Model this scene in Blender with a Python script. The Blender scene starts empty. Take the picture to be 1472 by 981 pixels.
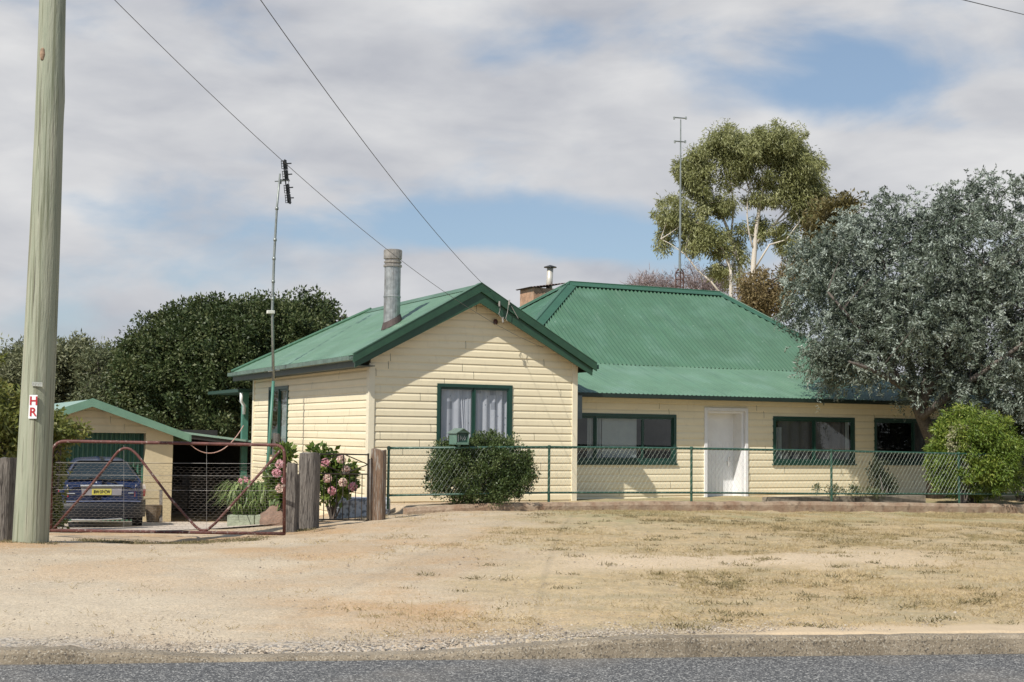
import bpy, math, random
import numpy as np
from mathutils import Matrix, Vector
R = math.radians
random.seed(7)
RNG = np.random.default_rng(7)
SC = bpy.context.scene
COL = SC.collection
EYE = 1.6          # camera height above the road; every z below is written relative to the eye and raised on output
# ------------------------------------------------------------------ camera
FPX = 1923.0
PITCH, ROLL, YAW = R(3.96), R(.675), R(25.85)
fw = np.array([0, math.cos(PITCH), math.sin(PITCH)])
_r0 = np.array([1.0, 0, 0]); _u0 = np.cross(_r0, fw)
rt = _r0 * math.cos(ROLL) + _u0 * math.sin(ROLL)
up = -_r0 * math.sin(ROLL) + _u0 * math.cos(ROLL)
cam_d = bpy.data.cameras.new('camera')
cam = bpy.data.objects.new('camera', cam_d); COL.objects.link(cam)
cam_d.sensor_width = 36; cam_d.lens = FPX / 1472 * 36
cam_d.clip_start = .1; cam_d.clip_end = 3000
cam.matrix_world = Matrix(((rt[0], up[0], -fw[0], 0), (rt[1], up[1], -fw[1], 0), (rt[2], up[2], -fw[2], EYE), (0, 0, 0, 1)))
SC.camera = cam
# ------------------------------------------------------------------ frames: 'H' = along the house front (u), into depth (v), z ; 'W' = world
HU = np.array([math.cos(YAW), math.sin(YAW), 0]); HV = np.array([-math.sin(YAW), math.cos(YAW), 0])
HM = np.array([HU, HV, [0, 0, 1.0]])
def ray(x, y): return fw + rt * (x - 736) / FPX - up * (y - 490.5) / FPX
def hit(x, y, n, d, fr='H'):          # where the sight line of a measured point meets the real plane n.p = d
    q = ray(x, y)
    if fr == 'H': q = HM @ q
    return q * d / (np.array(n, float) @ q)
def onv(x, y, v): return hit(x, y, (0, 1, 0), v)
def onu(x, y, u): return hit(x, y, (1, 0, 0), u)
def wy(x, y, Y): return hit(x, y, (0, 1, 0), Y, 'W')
def HW(p): return np.asarray(p, float) @ HM
def WH(p): return HM @ np.asarray(p, float)
# ------------------------------------------------------------------ materials
MATS = {}
def mat(name, col, rough=.6, metal=0.0, vary=.12, scale=6.0, bump=0.0, bscale=40.0, col2=None, trans=0.0, stretch=None, spec=.5, detail=5, ramp=(.35, .65), extra=None):
    if name in MATS: return MATS[name]
    m = bpy.data.materials.new(name); m.use_nodes = True; MATS[name] = m
    nt = m.node_tree; N = nt.nodes; L = nt.links
    b = N['Principled BSDF']; b.inputs['Roughness'].default_value = rough; b.inputs['Metallic'].default_value = metal
    b.inputs['Specular IOR Level'].default_value = spec
    tc = N.new('ShaderNodeTexCoord'); mp = N.new('ShaderNodeMapping'); L.new(tc.outputs['Object'], mp.inputs[0])
    if stretch: mp.inputs['Scale'].default_value = stretch
    n = N.new('ShaderNodeTexNoise'); n.inputs['Scale'].default_value = scale; n.inputs['Detail'].default_value = detail; n.inputs['Roughness'].default_value = .62
    L.new(mp.outputs[0], n.inputs['Vector'])
    rp = N.new('ShaderNodeValToRGB'); L.new(n.outputs['Fac'], rp.inputs[0])
    c = np.array(col, float); c2 = np.array(col2, float) if col2 else c * (1 + vary); c1 = c if col2 else c * (1 - vary)
    rp.color_ramp.elements[0].position = ramp[0]; rp.color_ramp.elements[1].position = ramp[1]
    rp.color_ramp.elements[0].color = (*np.clip(c1, 0, 1), 1); rp.color_ramp.elements[1].color = (*np.clip(c2, 0, 1), 1)
    out = rp.outputs[0]
    if extra: out = extra(N, L, out, mp)
    L.new(out, b.inputs['Base Color'])
    if bump:
        n2 = N.new('ShaderNodeTexNoise'); n2.inputs['Scale'].default_value = bscale; n2.inputs['Detail'].default_value = 4
        L.new(mp.outputs[0], n2.inputs['Vector'])
        bp = N.new('ShaderNodeBump'); bp.inputs['Strength'].default_value = bump; bp.inputs['Distance'].default_value = .02
        L.new(n2.outputs['Fac'], bp.inputs['Height']); L.new(bp.outputs[0], b.inputs['Normal'])
    return m
def over(col, scale, lo, hi, strength=1.0, stretch=None, detail=4):
    """a second blotch layer mixed over the first"""
    def fn(N, L, out, mp):
        n = N.new('ShaderNodeTexNoise'); n.inputs['Scale'].default_value = scale; n.inputs['Detail'].default_value = detail
        v = mp.outputs[0]
        if stretch:
            m2 = N.new('ShaderNodeMapping'); m2.inputs['Scale'].default_value = stretch; L.new(v, m2.inputs[0]); v = m2.outputs[0]
        L.new(v, n.inputs['Vector'])
        r = N.new('ShaderNodeMapRange'); r.inputs[1].default_value = lo; r.inputs[2].default_value = hi; r.inputs[4].default_value = strength
        L.new(n.outputs['Fac'], r.inputs[0])
        x = N.new('ShaderNodeMix'); x.data_type = 'RGBA'; L.new(r.outputs[0], x.inputs['Factor']); L.new(out, x.inputs['A']); x.inputs['B'].default_value = (*col, 1)
        return x.outputs['Result']
    return fn
def chain(*fs):
    def fn(N, L, out, mp):
        for f in fs: out = f(N, L, out, mp)
        return out
    return fn
def leafmat(name, c_dark, c_mid, c_light, rough=.55, transl=.25, spec=.4):
    if name in MATS: return MATS[name]
    m = bpy.data.materials.new(name); m.use_nodes = True; MATS[name] = m
    nt = m.node_tree; N = nt.nodes; L = nt.links; b = N['Principled BSDF']
    at = N.new('ShaderNodeAttribute'); at.attribute_name = 'tint'
    rp = N.new('ShaderNodeValToRGB'); L.new(at.outputs['Fac'], rp.inputs[0])
    e = rp.color_ramp.elements; e[0].color = (*c_dark, 1); e[1].color = (*c_light, 1); mid = e.new(.5); mid.color = (*c_mid, 1)
    L.new(rp.outputs[0], b.inputs['Base Color']); b.inputs['Roughness'].default_value = rough; b.inputs['Specular IOR Level'].default_value = spec
    t = N.new('ShaderNodeBsdfTranslucent'); L.new(rp.outputs[0], t.inputs['Color'])
    mx = N.new('ShaderNodeMixShader'); mx.inputs[0].default_value = transl
    L.new(b.outputs[0], mx.inputs[1]); L.new(t.outputs[0], mx.inputs[2]); L.new(mx.outputs[0], N['Material Output'].inputs['Surface'])
    return m
def glassmat(name, tint=(.92, .94, .93), rough=.02):
    if name in MATS: return MATS[name]
    m = bpy.data.materials.new(name); m.use_nodes = True; MATS[name] = m
    nt = m.node_tree; N = nt.nodes; L = nt.links; N.remove(N['Principled BSDF'])
    tr = N.new('ShaderNodeBsdfTransparent'); tr.inputs[0].default_value = (*tint, 1)
    gl = N.new('ShaderNodeBsdfGlossy'); gl.inputs['Roughness'].default_value = rough
    lw_ = N.new('ShaderNodeLayerWeight'); lw_.inputs[0].default_value = .5; pw = N.new('ShaderNodeMath'); pw.operation = 'POWER'; pw.inputs[1].default_value = 4.0; L.new(lw_.outputs['Facing'], pw.inputs[0]); fr = N.new('ShaderNodeMath'); fr.operation = 'MULTIPLY_ADD'; fr.inputs[1].default_value = .85; fr.inputs[2].default_value = .09; L.new(pw.outputs[0], fr.inputs[0])
    mx = N.new('ShaderNodeMixShader'); L.new(fr.outputs[0], mx.inputs[0]); L.new(tr.outputs[0], mx.inputs[1]); L.new(gl.outputs[0], mx.inputs[2])
    L.new(mx.outputs[0], N['Material Output'].inputs['Surface'])
    return m
# ------------------------------------------------------------------ mesh collecting
class MB:
    def __init__(s, fr='H'): s.fr = fr; s.V = []; s.F = []; s.n = 0; s.T = None
    def add(s, vs, fs):
        vs = np.asarray(vs, float); s.V.append(vs)
        s.F.extend([[i + s.n for i in f] for f in fs]); s.n += len(vs); return s
    def box(s, a, b):
        x0, y0, z0 = np.minimum(a, b); x1, y1, z1 = np.maximum(a, b)
        return s.add([(x0, y0, z0), (x1, y0, z0), (x1, y1, z0), (x0, y1, z0), (x0, y0, z1), (x1, y0, z1), (x1, y1, z1), (x0, y1, z1)],
                     [(0, 3, 2, 1), (4, 5, 6, 7), (0, 1, 5, 4), (1, 2, 6, 5), (2, 3, 7, 6), (3, 0, 4, 7)])
    def beam(s, p, q, w, h, upv=(0, 0, 1)):      # rectangular bar from p to q
        p = np.array(p, float); q = np.array(q, float); d = q - p; d /= np.linalg.norm(d)
        a = np.cross(d, upv); a /= np.linalg.norm(a); c = np.cross(a, d); a = a * w / 2; c = c * h / 2
        vs = [p - a - c, p + a - c, p + a + c, p - a + c, q - a - c, q + a - c, q + a + c, q - a + c]
        return s.add(vs, [(0, 1, 2, 3), (7, 6, 5, 4), (0, 4, 5, 1), (1, 5, 6, 2), (2, 6, 7, 3), (3, 7, 4, 0)])
    def tube(s, pts, r, n=6, cap=True):
        P = np.array(pts, float); m = len(P); rr = np.broadcast_to(np.asarray(r, float), (m,))
        T = np.gradient(P, axis=0) if m > 2 else np.array([P[1] - P[0]] * 2)
        T /= np.linalg.norm(T, axis=1)[:, None] + 1e-9
        ref = np.array([0, 0, 1.0]) if abs(T[0][2]) < .9 else np.array([1.0, 0, 0])
        A = np.cross(T[0], ref); A /= np.linalg.norm(A); ang = np.arange(n) * 2 * math.pi / n; vs = []
        for i in range(m):
            A = A - T[i] * (A @ T[i]); A /= np.linalg.norm(A) + 1e-9; B = np.cross(T[i], A)
            vs.append(P[i] + rr[i] * (np.cos(ang)[:, None] * A + np.sin(ang)[:, None] * B))
        fs = [(i * n + j, i * n + (j + 1) % n, (i + 1) * n + (j + 1) % n, (i + 1) * n + j) for i in range(m - 1) for j in range(n)]
        if cap: fs += [tuple(range(n))[::-1], tuple((m - 1) * n + j for j in range(n))]
        return s.add(np.concatenate(vs), fs)
    def prism(s, poly, off):
        P = np.array(poly, float); n = len(P); Q = P + np.array(off, float)
        return s.add(np.concatenate([P, Q]), [tuple(range(n)), tuple(range(2 * n - 1, n - 1, -1))] + [(i, i + n, (i + 1) % n + n, (i + 1) % n) for i in range(n)])
    def quad(s, *p): return s.add(p, [tuple(range(len(p)))])
    def lathe(s, c, prof, n=16):       # prof [(r,z)], axis z at c
        c = np.array(c, float); ang = np.arange(n) * 2 * math.pi / n; vs = []
        for r_, z in prof: vs.append(np.c_[c[0] + r_ * np.cos(ang), c[1] + r_ * np.sin(ang), np.full(n, c[2] + z)])
        m = len(prof); fs = [(i * n + j, i * n + (j + 1) % n, (i + 1) * n + (j + 1) % n, (i + 1) * n + j) for i in range(m - 1) for j in range(n)]
        return s.add(np.concatenate(vs), fs + [tuple(range(n))[::-1], tuple((m - 1) * n + j for j in range(n))])
    def build(s, name, m, parent=None, smooth=False, loc=None, tint=None, bevel=0, auto=None):
        V = np.concatenate(s.V) if s.V else np.zeros((0, 3))
        if s.fr == 'H': V = V @ HM
        V = V + np.array([0, 0, EYE])
        rot = 0.0
        if parent is not None:
            base = parent.get('_b'); org = np.array(base[:3]); rot = base[3]
        elif loc is not None:
            org = (HW(loc) if s.fr == 'H' else np.array(loc, float)) + np.array([0, 0, EYE]); rot = YAW if s.fr == 'H' else 0.0
        else: org = np.zeros(3)
        V = V - org
        c, sn = math.cos(-rot), math.sin(-rot)
        V = np.c_[V[:, 0] * c - V[:, 1] * sn, V[:, 0] * sn + V[:, 1] * c, V[:, 2]]
        me = bpy.data.meshes.new(name); me.from_pydata(V.tolist(), [], s.F)
        me.materials.append(m)
        if smooth: me.polygons.foreach_set('use_smooth', np.ones(len(me.polygons), bool))
        if tint is not None:
            a = me.attributes.new('tint', 'FLOAT', 'POINT'); a.data.foreach_set('value', np.asarray(tint, np.float32))
        me.update()
        o = bpy.data.objects.new(name, me); COL.objects.link(o)
        if parent is not None: o.parent = parent; BASE[o.name] = 1; o['_b'] = [*org, rot]
        else: o.location = org; o.rotation_euler = (0, 0, rot); o['_b'] = [*org, rot]
        if bevel:
            bv = o.modifiers.new('bevel', 'BEVEL'); bv.width = bevel; bv.segments = 2; bv.limit_method = 'ANGLE'
        return o
BASE = {}
def thing(name, label, cat, loc, fr='H', group=None):
    o = bpy.data.objects.new(name, None); COL.objects.link(o); o.empty_display_size = .3
    w = (HW(loc) if fr == 'H' else np.array(loc, float)) + np.array([0, 0, EYE]); rot = YAW if fr == 'H' else 0.0
    o.location = w; o.rotation_euler = (0, 0, rot); o['_b'] = [*w, rot]
    o['label'] = label; o['category'] = cat
    if group: o['group'] = group
    return o
def tag(o, label, cat, group=None):
    o['label'] = label; o['category'] = cat
    if group: o['group'] = group
    return o
def kind(o, k): o['kind'] = k; return o
# ------------------------------------------------------------------ ground height (relative to the eye)
CP = [(-9, 9.0, -1.53), (-3.4, 9.6, -1.53), (-1.5, 9.9, -1.55), (1, 10.1, -1.47), (4, 10.5, -1.465), (12, 11.6, -1.45), (-25, 8, -1.53),
      (-4, 11.5, -1.53), (0, 16, -1.42), (6, 17, -1.41), (-6, 13, -1.53), (12, 20, -1.45), (-3, 15, -1.47),
      (.84, 24.2, -1.37), (11.2, 28.8, -1.57), (6, 26.6, -1.46), (-2.15, 22.8, -1.42), (-3.2, 19.8, -1.50), (-6.4, 19.5, -1.56), (-4.9, 19.1, -1.62),
      (-6.2, 17.5, -1.485), (-8.2, 17.6, -1.50), (-4.9, 17.4, -1.50), (-3.2, 17.9, -1.47), (-8.4, 26.5, -1.97), (-9, 30, -2.1), (-7.2, 30.5, -2.12), (-4.5, 34, -2.15), (-4.2, 24.5, -1.68),
      (-5.5, 26.5, -1.85), (-2.5, 26, -1.5), (0, 26, -1.44), (10, 31, -1.5), (4, 28.5, -1.45), (-20, 60, -2.2), (30, 60, -1.9), (0, 130, -2), (-60, 40, -2.1), (60, 30, -1.7),
      (60, 90, -2), (-60, 90, -2.2), (-14, 22, -1.75), (0, 36, -1.7)]
CPa = np.array(CP); _n = len(CP)
def _phi(d): return d ** 2 * np.log(d + 1e-9)
_K = _phi(np.hypot(CPa[:, None, 0] - CPa[None, :, 0], CPa[:, None, 1] - CPa[None, :, 1])) + np.eye(_n) * .5
_Pm = np.c_[np.ones(_n), CPa[:, :2]]; _A = np.block([[_K, _Pm], [_Pm.T, np.zeros((3, 3))]])
_w = np.linalg.solve(_A, np.r_[CPa[:, 2], 0, 0, 0])
FN = np.array([.05, 1.0]); FD = 22.155          # fence line in house frame: v + .05u = FD
def edge_y(X): return 9.66 + .135 * X           # road edge
def sstep(x): x = np.clip(x, 0, 1); return x * x * (3 - 2 * x)
def gz(X, Y):
    X = np.atleast_1d(np.asarray(X, float)); Y = np.atleast_1d(np.asarray(Y, float))
    sh = X.shape; x = X.ravel(); y = Y.ravel(); out = np.zeros(len(x))
    for i in range(0, len(x), 4000):
        a = x[i:i + 4000]; b = y[i:i + 4000]
        out[i:i + 4000] = _phi(np.hypot(a[:, None] - CPa[None, :, 0], b[:, None] - CPa[None, :, 1])) @ _w[:_n] + _w[_n] + _w[_n + 1] * a + _w[_n + 2] * b
    out = np.clip(out, -2.6, -1.2)
    u = x * HU[0] + y * HU[1]; v = x * HV[0] + y * HV[1]
    out += .12 * sstep((v + .05 * u - FD - .02) / .1) * sstep((u - 8.5) / .3) * sstep((40 - v) / 4)
    ed = y - edge_y(x)
    soft = np.interp(x, [-2.6, -2.2, .3, .9], [.10, .30, .30, .05])                 # rolled edge at the driveway, square kerb to the right
    out = np.where(ed < 0, -1.63, -1.63 + (out + 1.63) * sstep((ed - .06) / soft))
    return out.reshape(sh)
def gzh(u, v): p = HW((u, v, 0)); return float(gz(p[0], p[1])[0])
# ------------------------------------------------------------------ base colours
CREAM = mat('cream_board', (.81, .71, .495), .42, vary=.035, scale=1.3, stretch=(1, 1, 3), spec=.45, extra=chain(over((.66, .57, .38), 3.0, .56, .8, .3, stretch=(1.2, 1.2, .5)), over((.5, .42, .28), 14, .66, .8, .35, stretch=(.6, .6, 4)), over((.58, .50, .36), 5, .58, .74, .3, stretch=(2.5, 2.5, .25))))
CREAMT = mat('cream_trim', (.78, .70, .52), .45, vary=.04, scale=4)
FIBRO = mat('cream_fibro', (.56, .47, .30), .6, vary=.06, scale=2, extra=over((.42, .34, .22), 5, .5, .75, .4))
GREEN = mat('green_roof_paint', (.056, .132, .076), .42, vary=.10, scale=1.5, spec=.55, extra=chain(over((.12, .22, .165), 1.1, .50, .72, .45), over((.22, .30, .25), 9, .68, .76, .4), over((.05, .125, .085), 3, .55, .75, .4), over((.035, .085, .055), 2.2, .54, .70, .45, stretch=(5, .35, .35)), over((.14, .21, .15), 3.1, .60, .72, .25, stretch=(6, .3, .3))))
GREENP = mat('pale_green_roof_paint', (.112, .202, .128), .40, vary=.10, scale=1.5, spec=.55, extra=chain(over((.17, .27, .21), 1.1, .50, .72, .5), over((.28, .34, .29), 9, .68, .76, .4), over((.09, .18, .125), 3, .55, .75, .4), over((.065, .13, .09), 2.2, .55, .70, .4, stretch=(5, .35, .35)), over((.19, .27, .2), 3.1, .60, .72, .25, stretch=(6, .3, .3))))  # paler than the main roof green; used on the wing and veranda roofs
GREENB = mat('green_trim_paint', (.024, .07, .038), .4, vary=.12, scale=5, bump=.1, bscale=60, extra=over((.02, .06, .04), 12, .55, .7, .5, stretch=(.5, .5, 3)))
GREENW = mat('dark_green_frame', (.012, .05, .035), .35, vary=.1)
MINT = mat('mint_fascia', (.15, .27, .19), .45, vary=.08, scale=2.5, extra=over((.12, .21, .15), 6, .55, .75, .5))
TEAL = mat('teal_post_paint', (.07, .19, .14), .45, vary=.1)
GUT = mat('dark_gutter', (.035, .05, .04), .5, vary=.2)
WHITE = mat('white_paint', (.78, .77, .76), .45, vary=.04, extra=over((.6, .58, .54), 6, .6, .8, .4))
DOORW = mat('white_door', (.80, .80, .80), .4, vary=.03)
GALV = mat('galvanised_steel', (.36, .37, .36), .42, metal=.6, vary=.25, scale=9, extra=over((.16, .12, .09), 7, .55, .72, .7, stretch=(1, 1, .35)))
GALVL = mat('pale_flue_metal', (.62, .58, .50), .45, metal=.3, vary=.15, extra=over((.25, .17, .1), 7, .58, .75, .6))
RUST = mat('rusty_pipe', (.115, .04, .032), .7, vary=.3, scale=12, extra=over((.36, .30, .26), 22, .60, .68, .8))
OLDW = mat('weathered_timber', (.17, .15, .13), .85, vary=.35, scale=9, stretch=(4, 4, .35), bump=.8, bscale=25, extra=over((.04, .032, .028), 14, .55, .62, .8, stretch=(1, 1, 1)))
OLDB = mat('brown_weathered_timber', (.20, .13, .085), .85, vary=.3, scale=9, stretch=(4, 4, .35), bump=.8, bscale=25, extra=over((.36, .33, .29), 11, .53, .62, .7, stretch=(1, 1, 1)))
CONC = mat('concrete', (.40, .355, .29), .85, vary=.15, scale=8, bump=.3, extra=over((.2, .16, .12), 3, .5, .75, .5))
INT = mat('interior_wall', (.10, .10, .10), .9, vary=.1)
DARK = mat('dark_interior', (.02, .02, .02), .9)
BLACK = mat('black_plastic', (.015, .015, .016), .4)
WIRE = mat('netting_wire', (.42, .40, .37), .5, metal=.4, vary=.2)
MESHW = mat('chain_wire', (.30, .34, .28), .45, metal=.3, vary=.15)
PIPEG = mat('green_pipe', (.025, .075, .05), .4, vary=.25, scale=8, extra=over((.18, .25, .19), 16, .6, .72, .6))
BRICK = mat('rendered_brick', (.40, .24, .15), .85, vary=.25, scale=8, bump=.4, extra=over((.33, .27, .2), 5, .5, .7, .6))
GLASS = glassmat('window_glass')
BARKG = mat('grey_bark', (.12, .10, .085), .9, vary=.35, scale=7, stretch=(3, 3, .6), bump=.6)
BARKE = mat('pale_gum_bark', (.62, .56, .48), .7, vary=.12, scale=1.2, stretch=(1, 1, .5), extra=over((.30, .20, .13), .9, .55, .68, .8, stretch=(2, 2, .4)))
# curtain cloth with printed grey squares
def cloth(name, base, prints=None):
    def fn(N, L, out, mp):
        if not prints: return out
        for sc, th, off in prints:
            m2 = N.new('ShaderNodeMapping'); m2.inputs['Scale'].default_value = (sc, .0, sc * .8); m2.inputs['Location'].default_value = (off, .5, off * 1.7); L.new(mp.outputs[0], m2.inputs[0])
            v = N.new('ShaderNodeTexVoronoi'); v.distance = 'CHEBYCHEV'; v.inputs['Scale'].default_value = 1; v.inputs['Randomness'].default_value = .75; L.new(m2.outputs[0], v.inputs['Vector'])
            r = N.new('ShaderNodeMapRange'); r.inputs[1].default_value = th; r.inputs[2].default_value = th + .03; r.inputs[3].default_value = 1; r.inputs[4].default_value = 0; L.new(v.outputs['Distance'], r.inputs[0])
            x = N.new('ShaderNodeMix'); x.data_type = 'RGBA'; x.inputs['B'].default_value = (.20, .21, .26, 1)
            mm = N.new('ShaderNodeMath'); mm.operation = 'MULTIPLY'; mm.inputs[1].default_value = .75; L.new(r.outputs[0], mm.inputs[0])
            L.new(mm.outputs[0], x.inputs['Factor']); L.new(out, x.inputs['A']); out = x.outputs['Result']
        return out
    return mat(name, base, .9, vary=.05, extra=fn)
CURT = cloth('printed_curtain', (.50, .50, .56), [(3.1, .17, .3), (7.5, .07, 1.9)])
CURTP = cloth('plain_curtain', (.30, .33, .33))
CURTD = cloth('dark_curtain', (.10, .10, .105))
# ------------------------------------------------------------------ siding
def siding(mb, to3, z0, z1, aL, aR, openings=(), ROW0=-1.608, BH=.148):
    PROF = [(0, .0), (0, .0185), (BH * .60, .0165), (BH * .67, .014), (BH * .85, .004), (BH, .002)]
    # to3(a, out, z)->3d ; aL,aR functions of z ; openings (a0,a1,z0,z1)
    k0 = int(math.floor((z0 - ROW0) / BH)); k1 = int(math.ceil((z1 - ROW0) / BH))
    cuts = sorted({z0, z1, *[o[2] for o in openings], *[o[3] for o in openings]})
    jr = random.Random(int(abs(z1) * 1000) + 5)
    for k in range(k0, k1):
        b = ROW0 + k * BH; woff = jr.uniform(-.0018, .0018); joints = [jr.uniform(-2, 2) + q_ * 3.9 for q_ in range(1, 10)]
        zs = [max(b, z0)] + [c for c in cuts if max(b, z0) < c < min(b + BH, z1)] + [min(b + BH, z1)]
        for za, zb in zip(zs[:-1], zs[1:]):
            if zb - za < 1e-4: continue
            zm = (za + zb) / 2
            P = [(za, np.interp(za - b, [p[0] for p in PROF[1:]], [p[1] for p in PROF[1:]]))]
            if abs(za - b) < 1e-6: P = [(b, 0.0), (b, .0185)]
            P += [(b + p[0], p[1]) for p in PROF[2:-1] if za < b + p[0] < zb]
            P += [(zb, np.interp(zb - b, [p[0] for p in PROF[1:]], [p[1] for p in PROF[1:]]))]
            segs = [(None, None)]; iv = []
            cur = [(-1e9, 1e9)]
            for o in list(openings) + [(j_ - .004, j_ + .004, z0 - 1, z1 + 1) for j_ in joints]:
                if o[2] - 1e-6 <= zm <= o[3] + 1e-6:
                    nx = []
                    for a, c in cur:
                        if o[1] <= a or o[0] >= c: nx.append((a, c))
                        else:
                            if a < o[0]: nx.append((a, o[0]))
                            if o[1] < c: nx.append((o[1], c))
                    cur = nx
            for a, c in cur:
                vs = []
                for z, ou in P:
                    l = max(a, aL(z)); r_ = min(c, aR(z))
                    if r_ < l: l = r_ = (l + r_) / 2
                    vs += [to3(l, ou + woff, z), to3(r_, ou + woff, z)]
                if max(np.linalg.norm(np.array(vs[2 * i]) - vs[2 * i + 1]) for i in range(len(P))) < .02: continue
                mb.add(vs, [(2 * i, 2 * i + 1, 2 * i + 3, 2 * i + 2) for i in range(len(P) - 1)])
def corr(mb, O, S, T, N, slen, tlo, thi, pitch=.11, amp=.011, seg=6):
    O, S, T, N = [np.array(a, float) for a in (O, S, T, N)]
    n = int(slen / pitch * seg); vs = []
    ss = np.linspace(0, slen, n + 1)
    for s_ in ss:
        a = amp * math.cos(2 * math.pi * s_ / pitch); lo, hi = tlo(s_), thi(s_)
        vs += [O + S * s_ + T * lo + N * a, O + S * s_ + T * hi + N * a]
    mb.add(vs, [(2 * i, 2 * i + 2, 2 * i + 3, 2 * i + 1) for i in range(n)])
def frame_ring(mb, to3, a0, a1, z0, z1, w, o0, o1):
    """rectangular frame lying between out=o0..o1"""
    def b(aa, ab, za, zb):
        P = [to3(x, y, z) for x in (aa, ab) for y in (o0, o1) for z in (za, zb)]
        mb.add(P, [(0, 1, 3, 2), (4, 6, 7, 5), (0, 4, 5, 1), (2, 3, 7, 6), (0, 2, 6, 4), (1, 5, 7, 3)])
    b(a0, a0 + w, z0, z1); b(a1 - w, a1, z0, z1); b(a0 + w, a1 - w, z0, z0 + w); b(a0 + w, a1 - w, z1 - w, z1)
def pbox(mb, to3, a0, a1, o0, o1, z0, z1):
    P = [to3(x, y, z) for x in (a0, a1) for y in (o0, o1) for z in (z0, z1)]
    mb.add(P, [(0, 1, 3, 2), (4, 6, 7, 5), (0, 4, 5, 1), (2, 3, 7, 6), (0, 2, 6, 4), (1, 5, 7, 3)])
def fold(mb, to3, a0, a1, z0, z1, out, amp=.03, per=.16, gather=0, top=None, seed=0):
    n = max(8, int((a1 - a0) / per * 8)); r_ = random.Random(seed); ph = r_.random() * 6
    vs = []; m = 8
    for j in range(m + 1):
        t = j / m; z = z0 + (z1 - z0) * t
        for i in range(n + 1):
            s_ = i / n; a = a0 + (a1 - a0) * (s_ + gather * (1 - t) * (1 - s_) * .8)
            o = out + amp * math.sin(ph + (a1 - a0) * s_ / per * 6.283 + .5 * math.sin(9 * s_ + ph)) * (1 - .25 * t)
            vs.append(to3(a, o, z))
    mb.add(vs, [(j * (n + 1) + i, j * (n + 1) + i + 1, (j + 1) * (n + 1) + i + 1, (j + 1) * (n + 1) + i) for j in range(m) for i in range(n)])
# ================================================================== HOUSE
V1, V0 = 23.92, 24.82
UL, UR = 8.62, 13.05
VB = 32.23
UE = 26.2                      # right end of the main wing
APU, APZ, SL = 10.75, 2.877, .566
house = thing('weatherboard_house', 'cream weatherboard house with green corrugated roofs, gabled wing and long lower wing', 'house', (UL, V1, -1.5))
to_front = lambda a, o, z: (a, V1 - o, z)
to_main = lambda a, o, z: (a, V0 - o, z)
to_side = lambda a, o, z: (UL - o, a, z)
w0 = hit(628, 553, (0, 1, 0), V1); w1_ = hit(736, 554.5, (0, 1, 0), V1)
WW = (w0[0], w1_[0], -.62, .955)                                       # wing window
s0 = onu(388, 558, UL); s1 = onu(416, 557, UL)
SW = (s1[1], s0[1], -.52, 1.02)                                        # side window
M1 = (13.16, 16.03, -.605, .455); M2 = (18.63, 20.98, -.61, .465); M3 = (21.57, 24.0, -.61, .47); DR = (16.76, 17.93, -1.47, .63)
rz = lambda u: APZ - .03 - SL * abs(u - APU)                            # underside of wing roof
wall = MB()
gz_top = lambda z: (APZ - .06 - z) / SL
siding(wall, to_front, -1.5, APZ - .10, lambda z: max(UL, APU - gz_top(z)), lambda z: min(UR, APU + gz_top(z)), [WW])
siding(wall, to_side, -2.0, 1.62, lambda z: V1, lambda z: VB, [SW])
pbox(wall, lambda a, o, z: (UR + o, a, z), V1 + .01, V0 + 3, 0, -.05, -1.5, 1.3)
wo = wall.build('wing_wall', CREAM, house)
mw = MB()
siding(mw, to_main, -1.5, .90, lambda z: UR, lambda z: UE, [M1, M2, M3, DR], ROW0=.417 - .1558 * 13, BH=.1558)
mo = mw.build('main_wall', CREAM, house)
# hidden shell: rear and far walls, interior linings
sh = MB()
sh.box((UL + .02, VB - .1, -2), (UR, VB, 1.5)); sh.box((UE - .1, V0, -1.6), (UE, 35.5, .9)); sh.box((UR, 35.4, -1.6), (UE - .1, 35.5, .9)); sh.box((UR - .15, VB, -1.6), (UR - .05, 35.4, .9))
sh.build('rear_wall', CREAM, house)
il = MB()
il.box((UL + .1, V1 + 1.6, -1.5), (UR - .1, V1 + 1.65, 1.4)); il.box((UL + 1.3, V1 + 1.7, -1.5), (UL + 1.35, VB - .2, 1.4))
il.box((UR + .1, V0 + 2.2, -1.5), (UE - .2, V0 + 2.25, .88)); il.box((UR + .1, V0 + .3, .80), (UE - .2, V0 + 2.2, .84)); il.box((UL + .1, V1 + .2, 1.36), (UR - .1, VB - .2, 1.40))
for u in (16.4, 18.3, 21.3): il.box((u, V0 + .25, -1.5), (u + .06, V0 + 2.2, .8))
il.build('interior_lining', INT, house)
tr = MB(); tr.box((UL - .036, V1 - .038, -1.5), (UL + .085, V1 + .10, 1.30)); tr.build('corner_trim', CREAMT, house, bevel=.004)
tr = MB(); tr.box((UR - .10, V1 - .036, -1.5), (UR + .02, V1 + .06, 1.42)); tr.build('corner_trim', CREAMT, house, bevel=.004)
tr = MB(); tr.box((UL - .036, VB - .09, -2), (UL + .02, VB + .02, 1.62)); tr.build('corner_trim', CREAMT, house, bevel=.004)
# top trim strip under the main eave (plain boards)
tp = MB(); tp.box((UR + .02, V0 - .026, .70), (UE, V0 - .0, .84)); tp.build('eave_lining', CREAM, house)
ft = MB(); ft.box((UR + .02, V0 - .05, -1.62), (UE, V0 - .01, -1.5)); ft.box((UL, V1 - .05, -1.62), (UR, V1 - .01, -1.5)); ft.build('footing', CONC, house)
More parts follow.
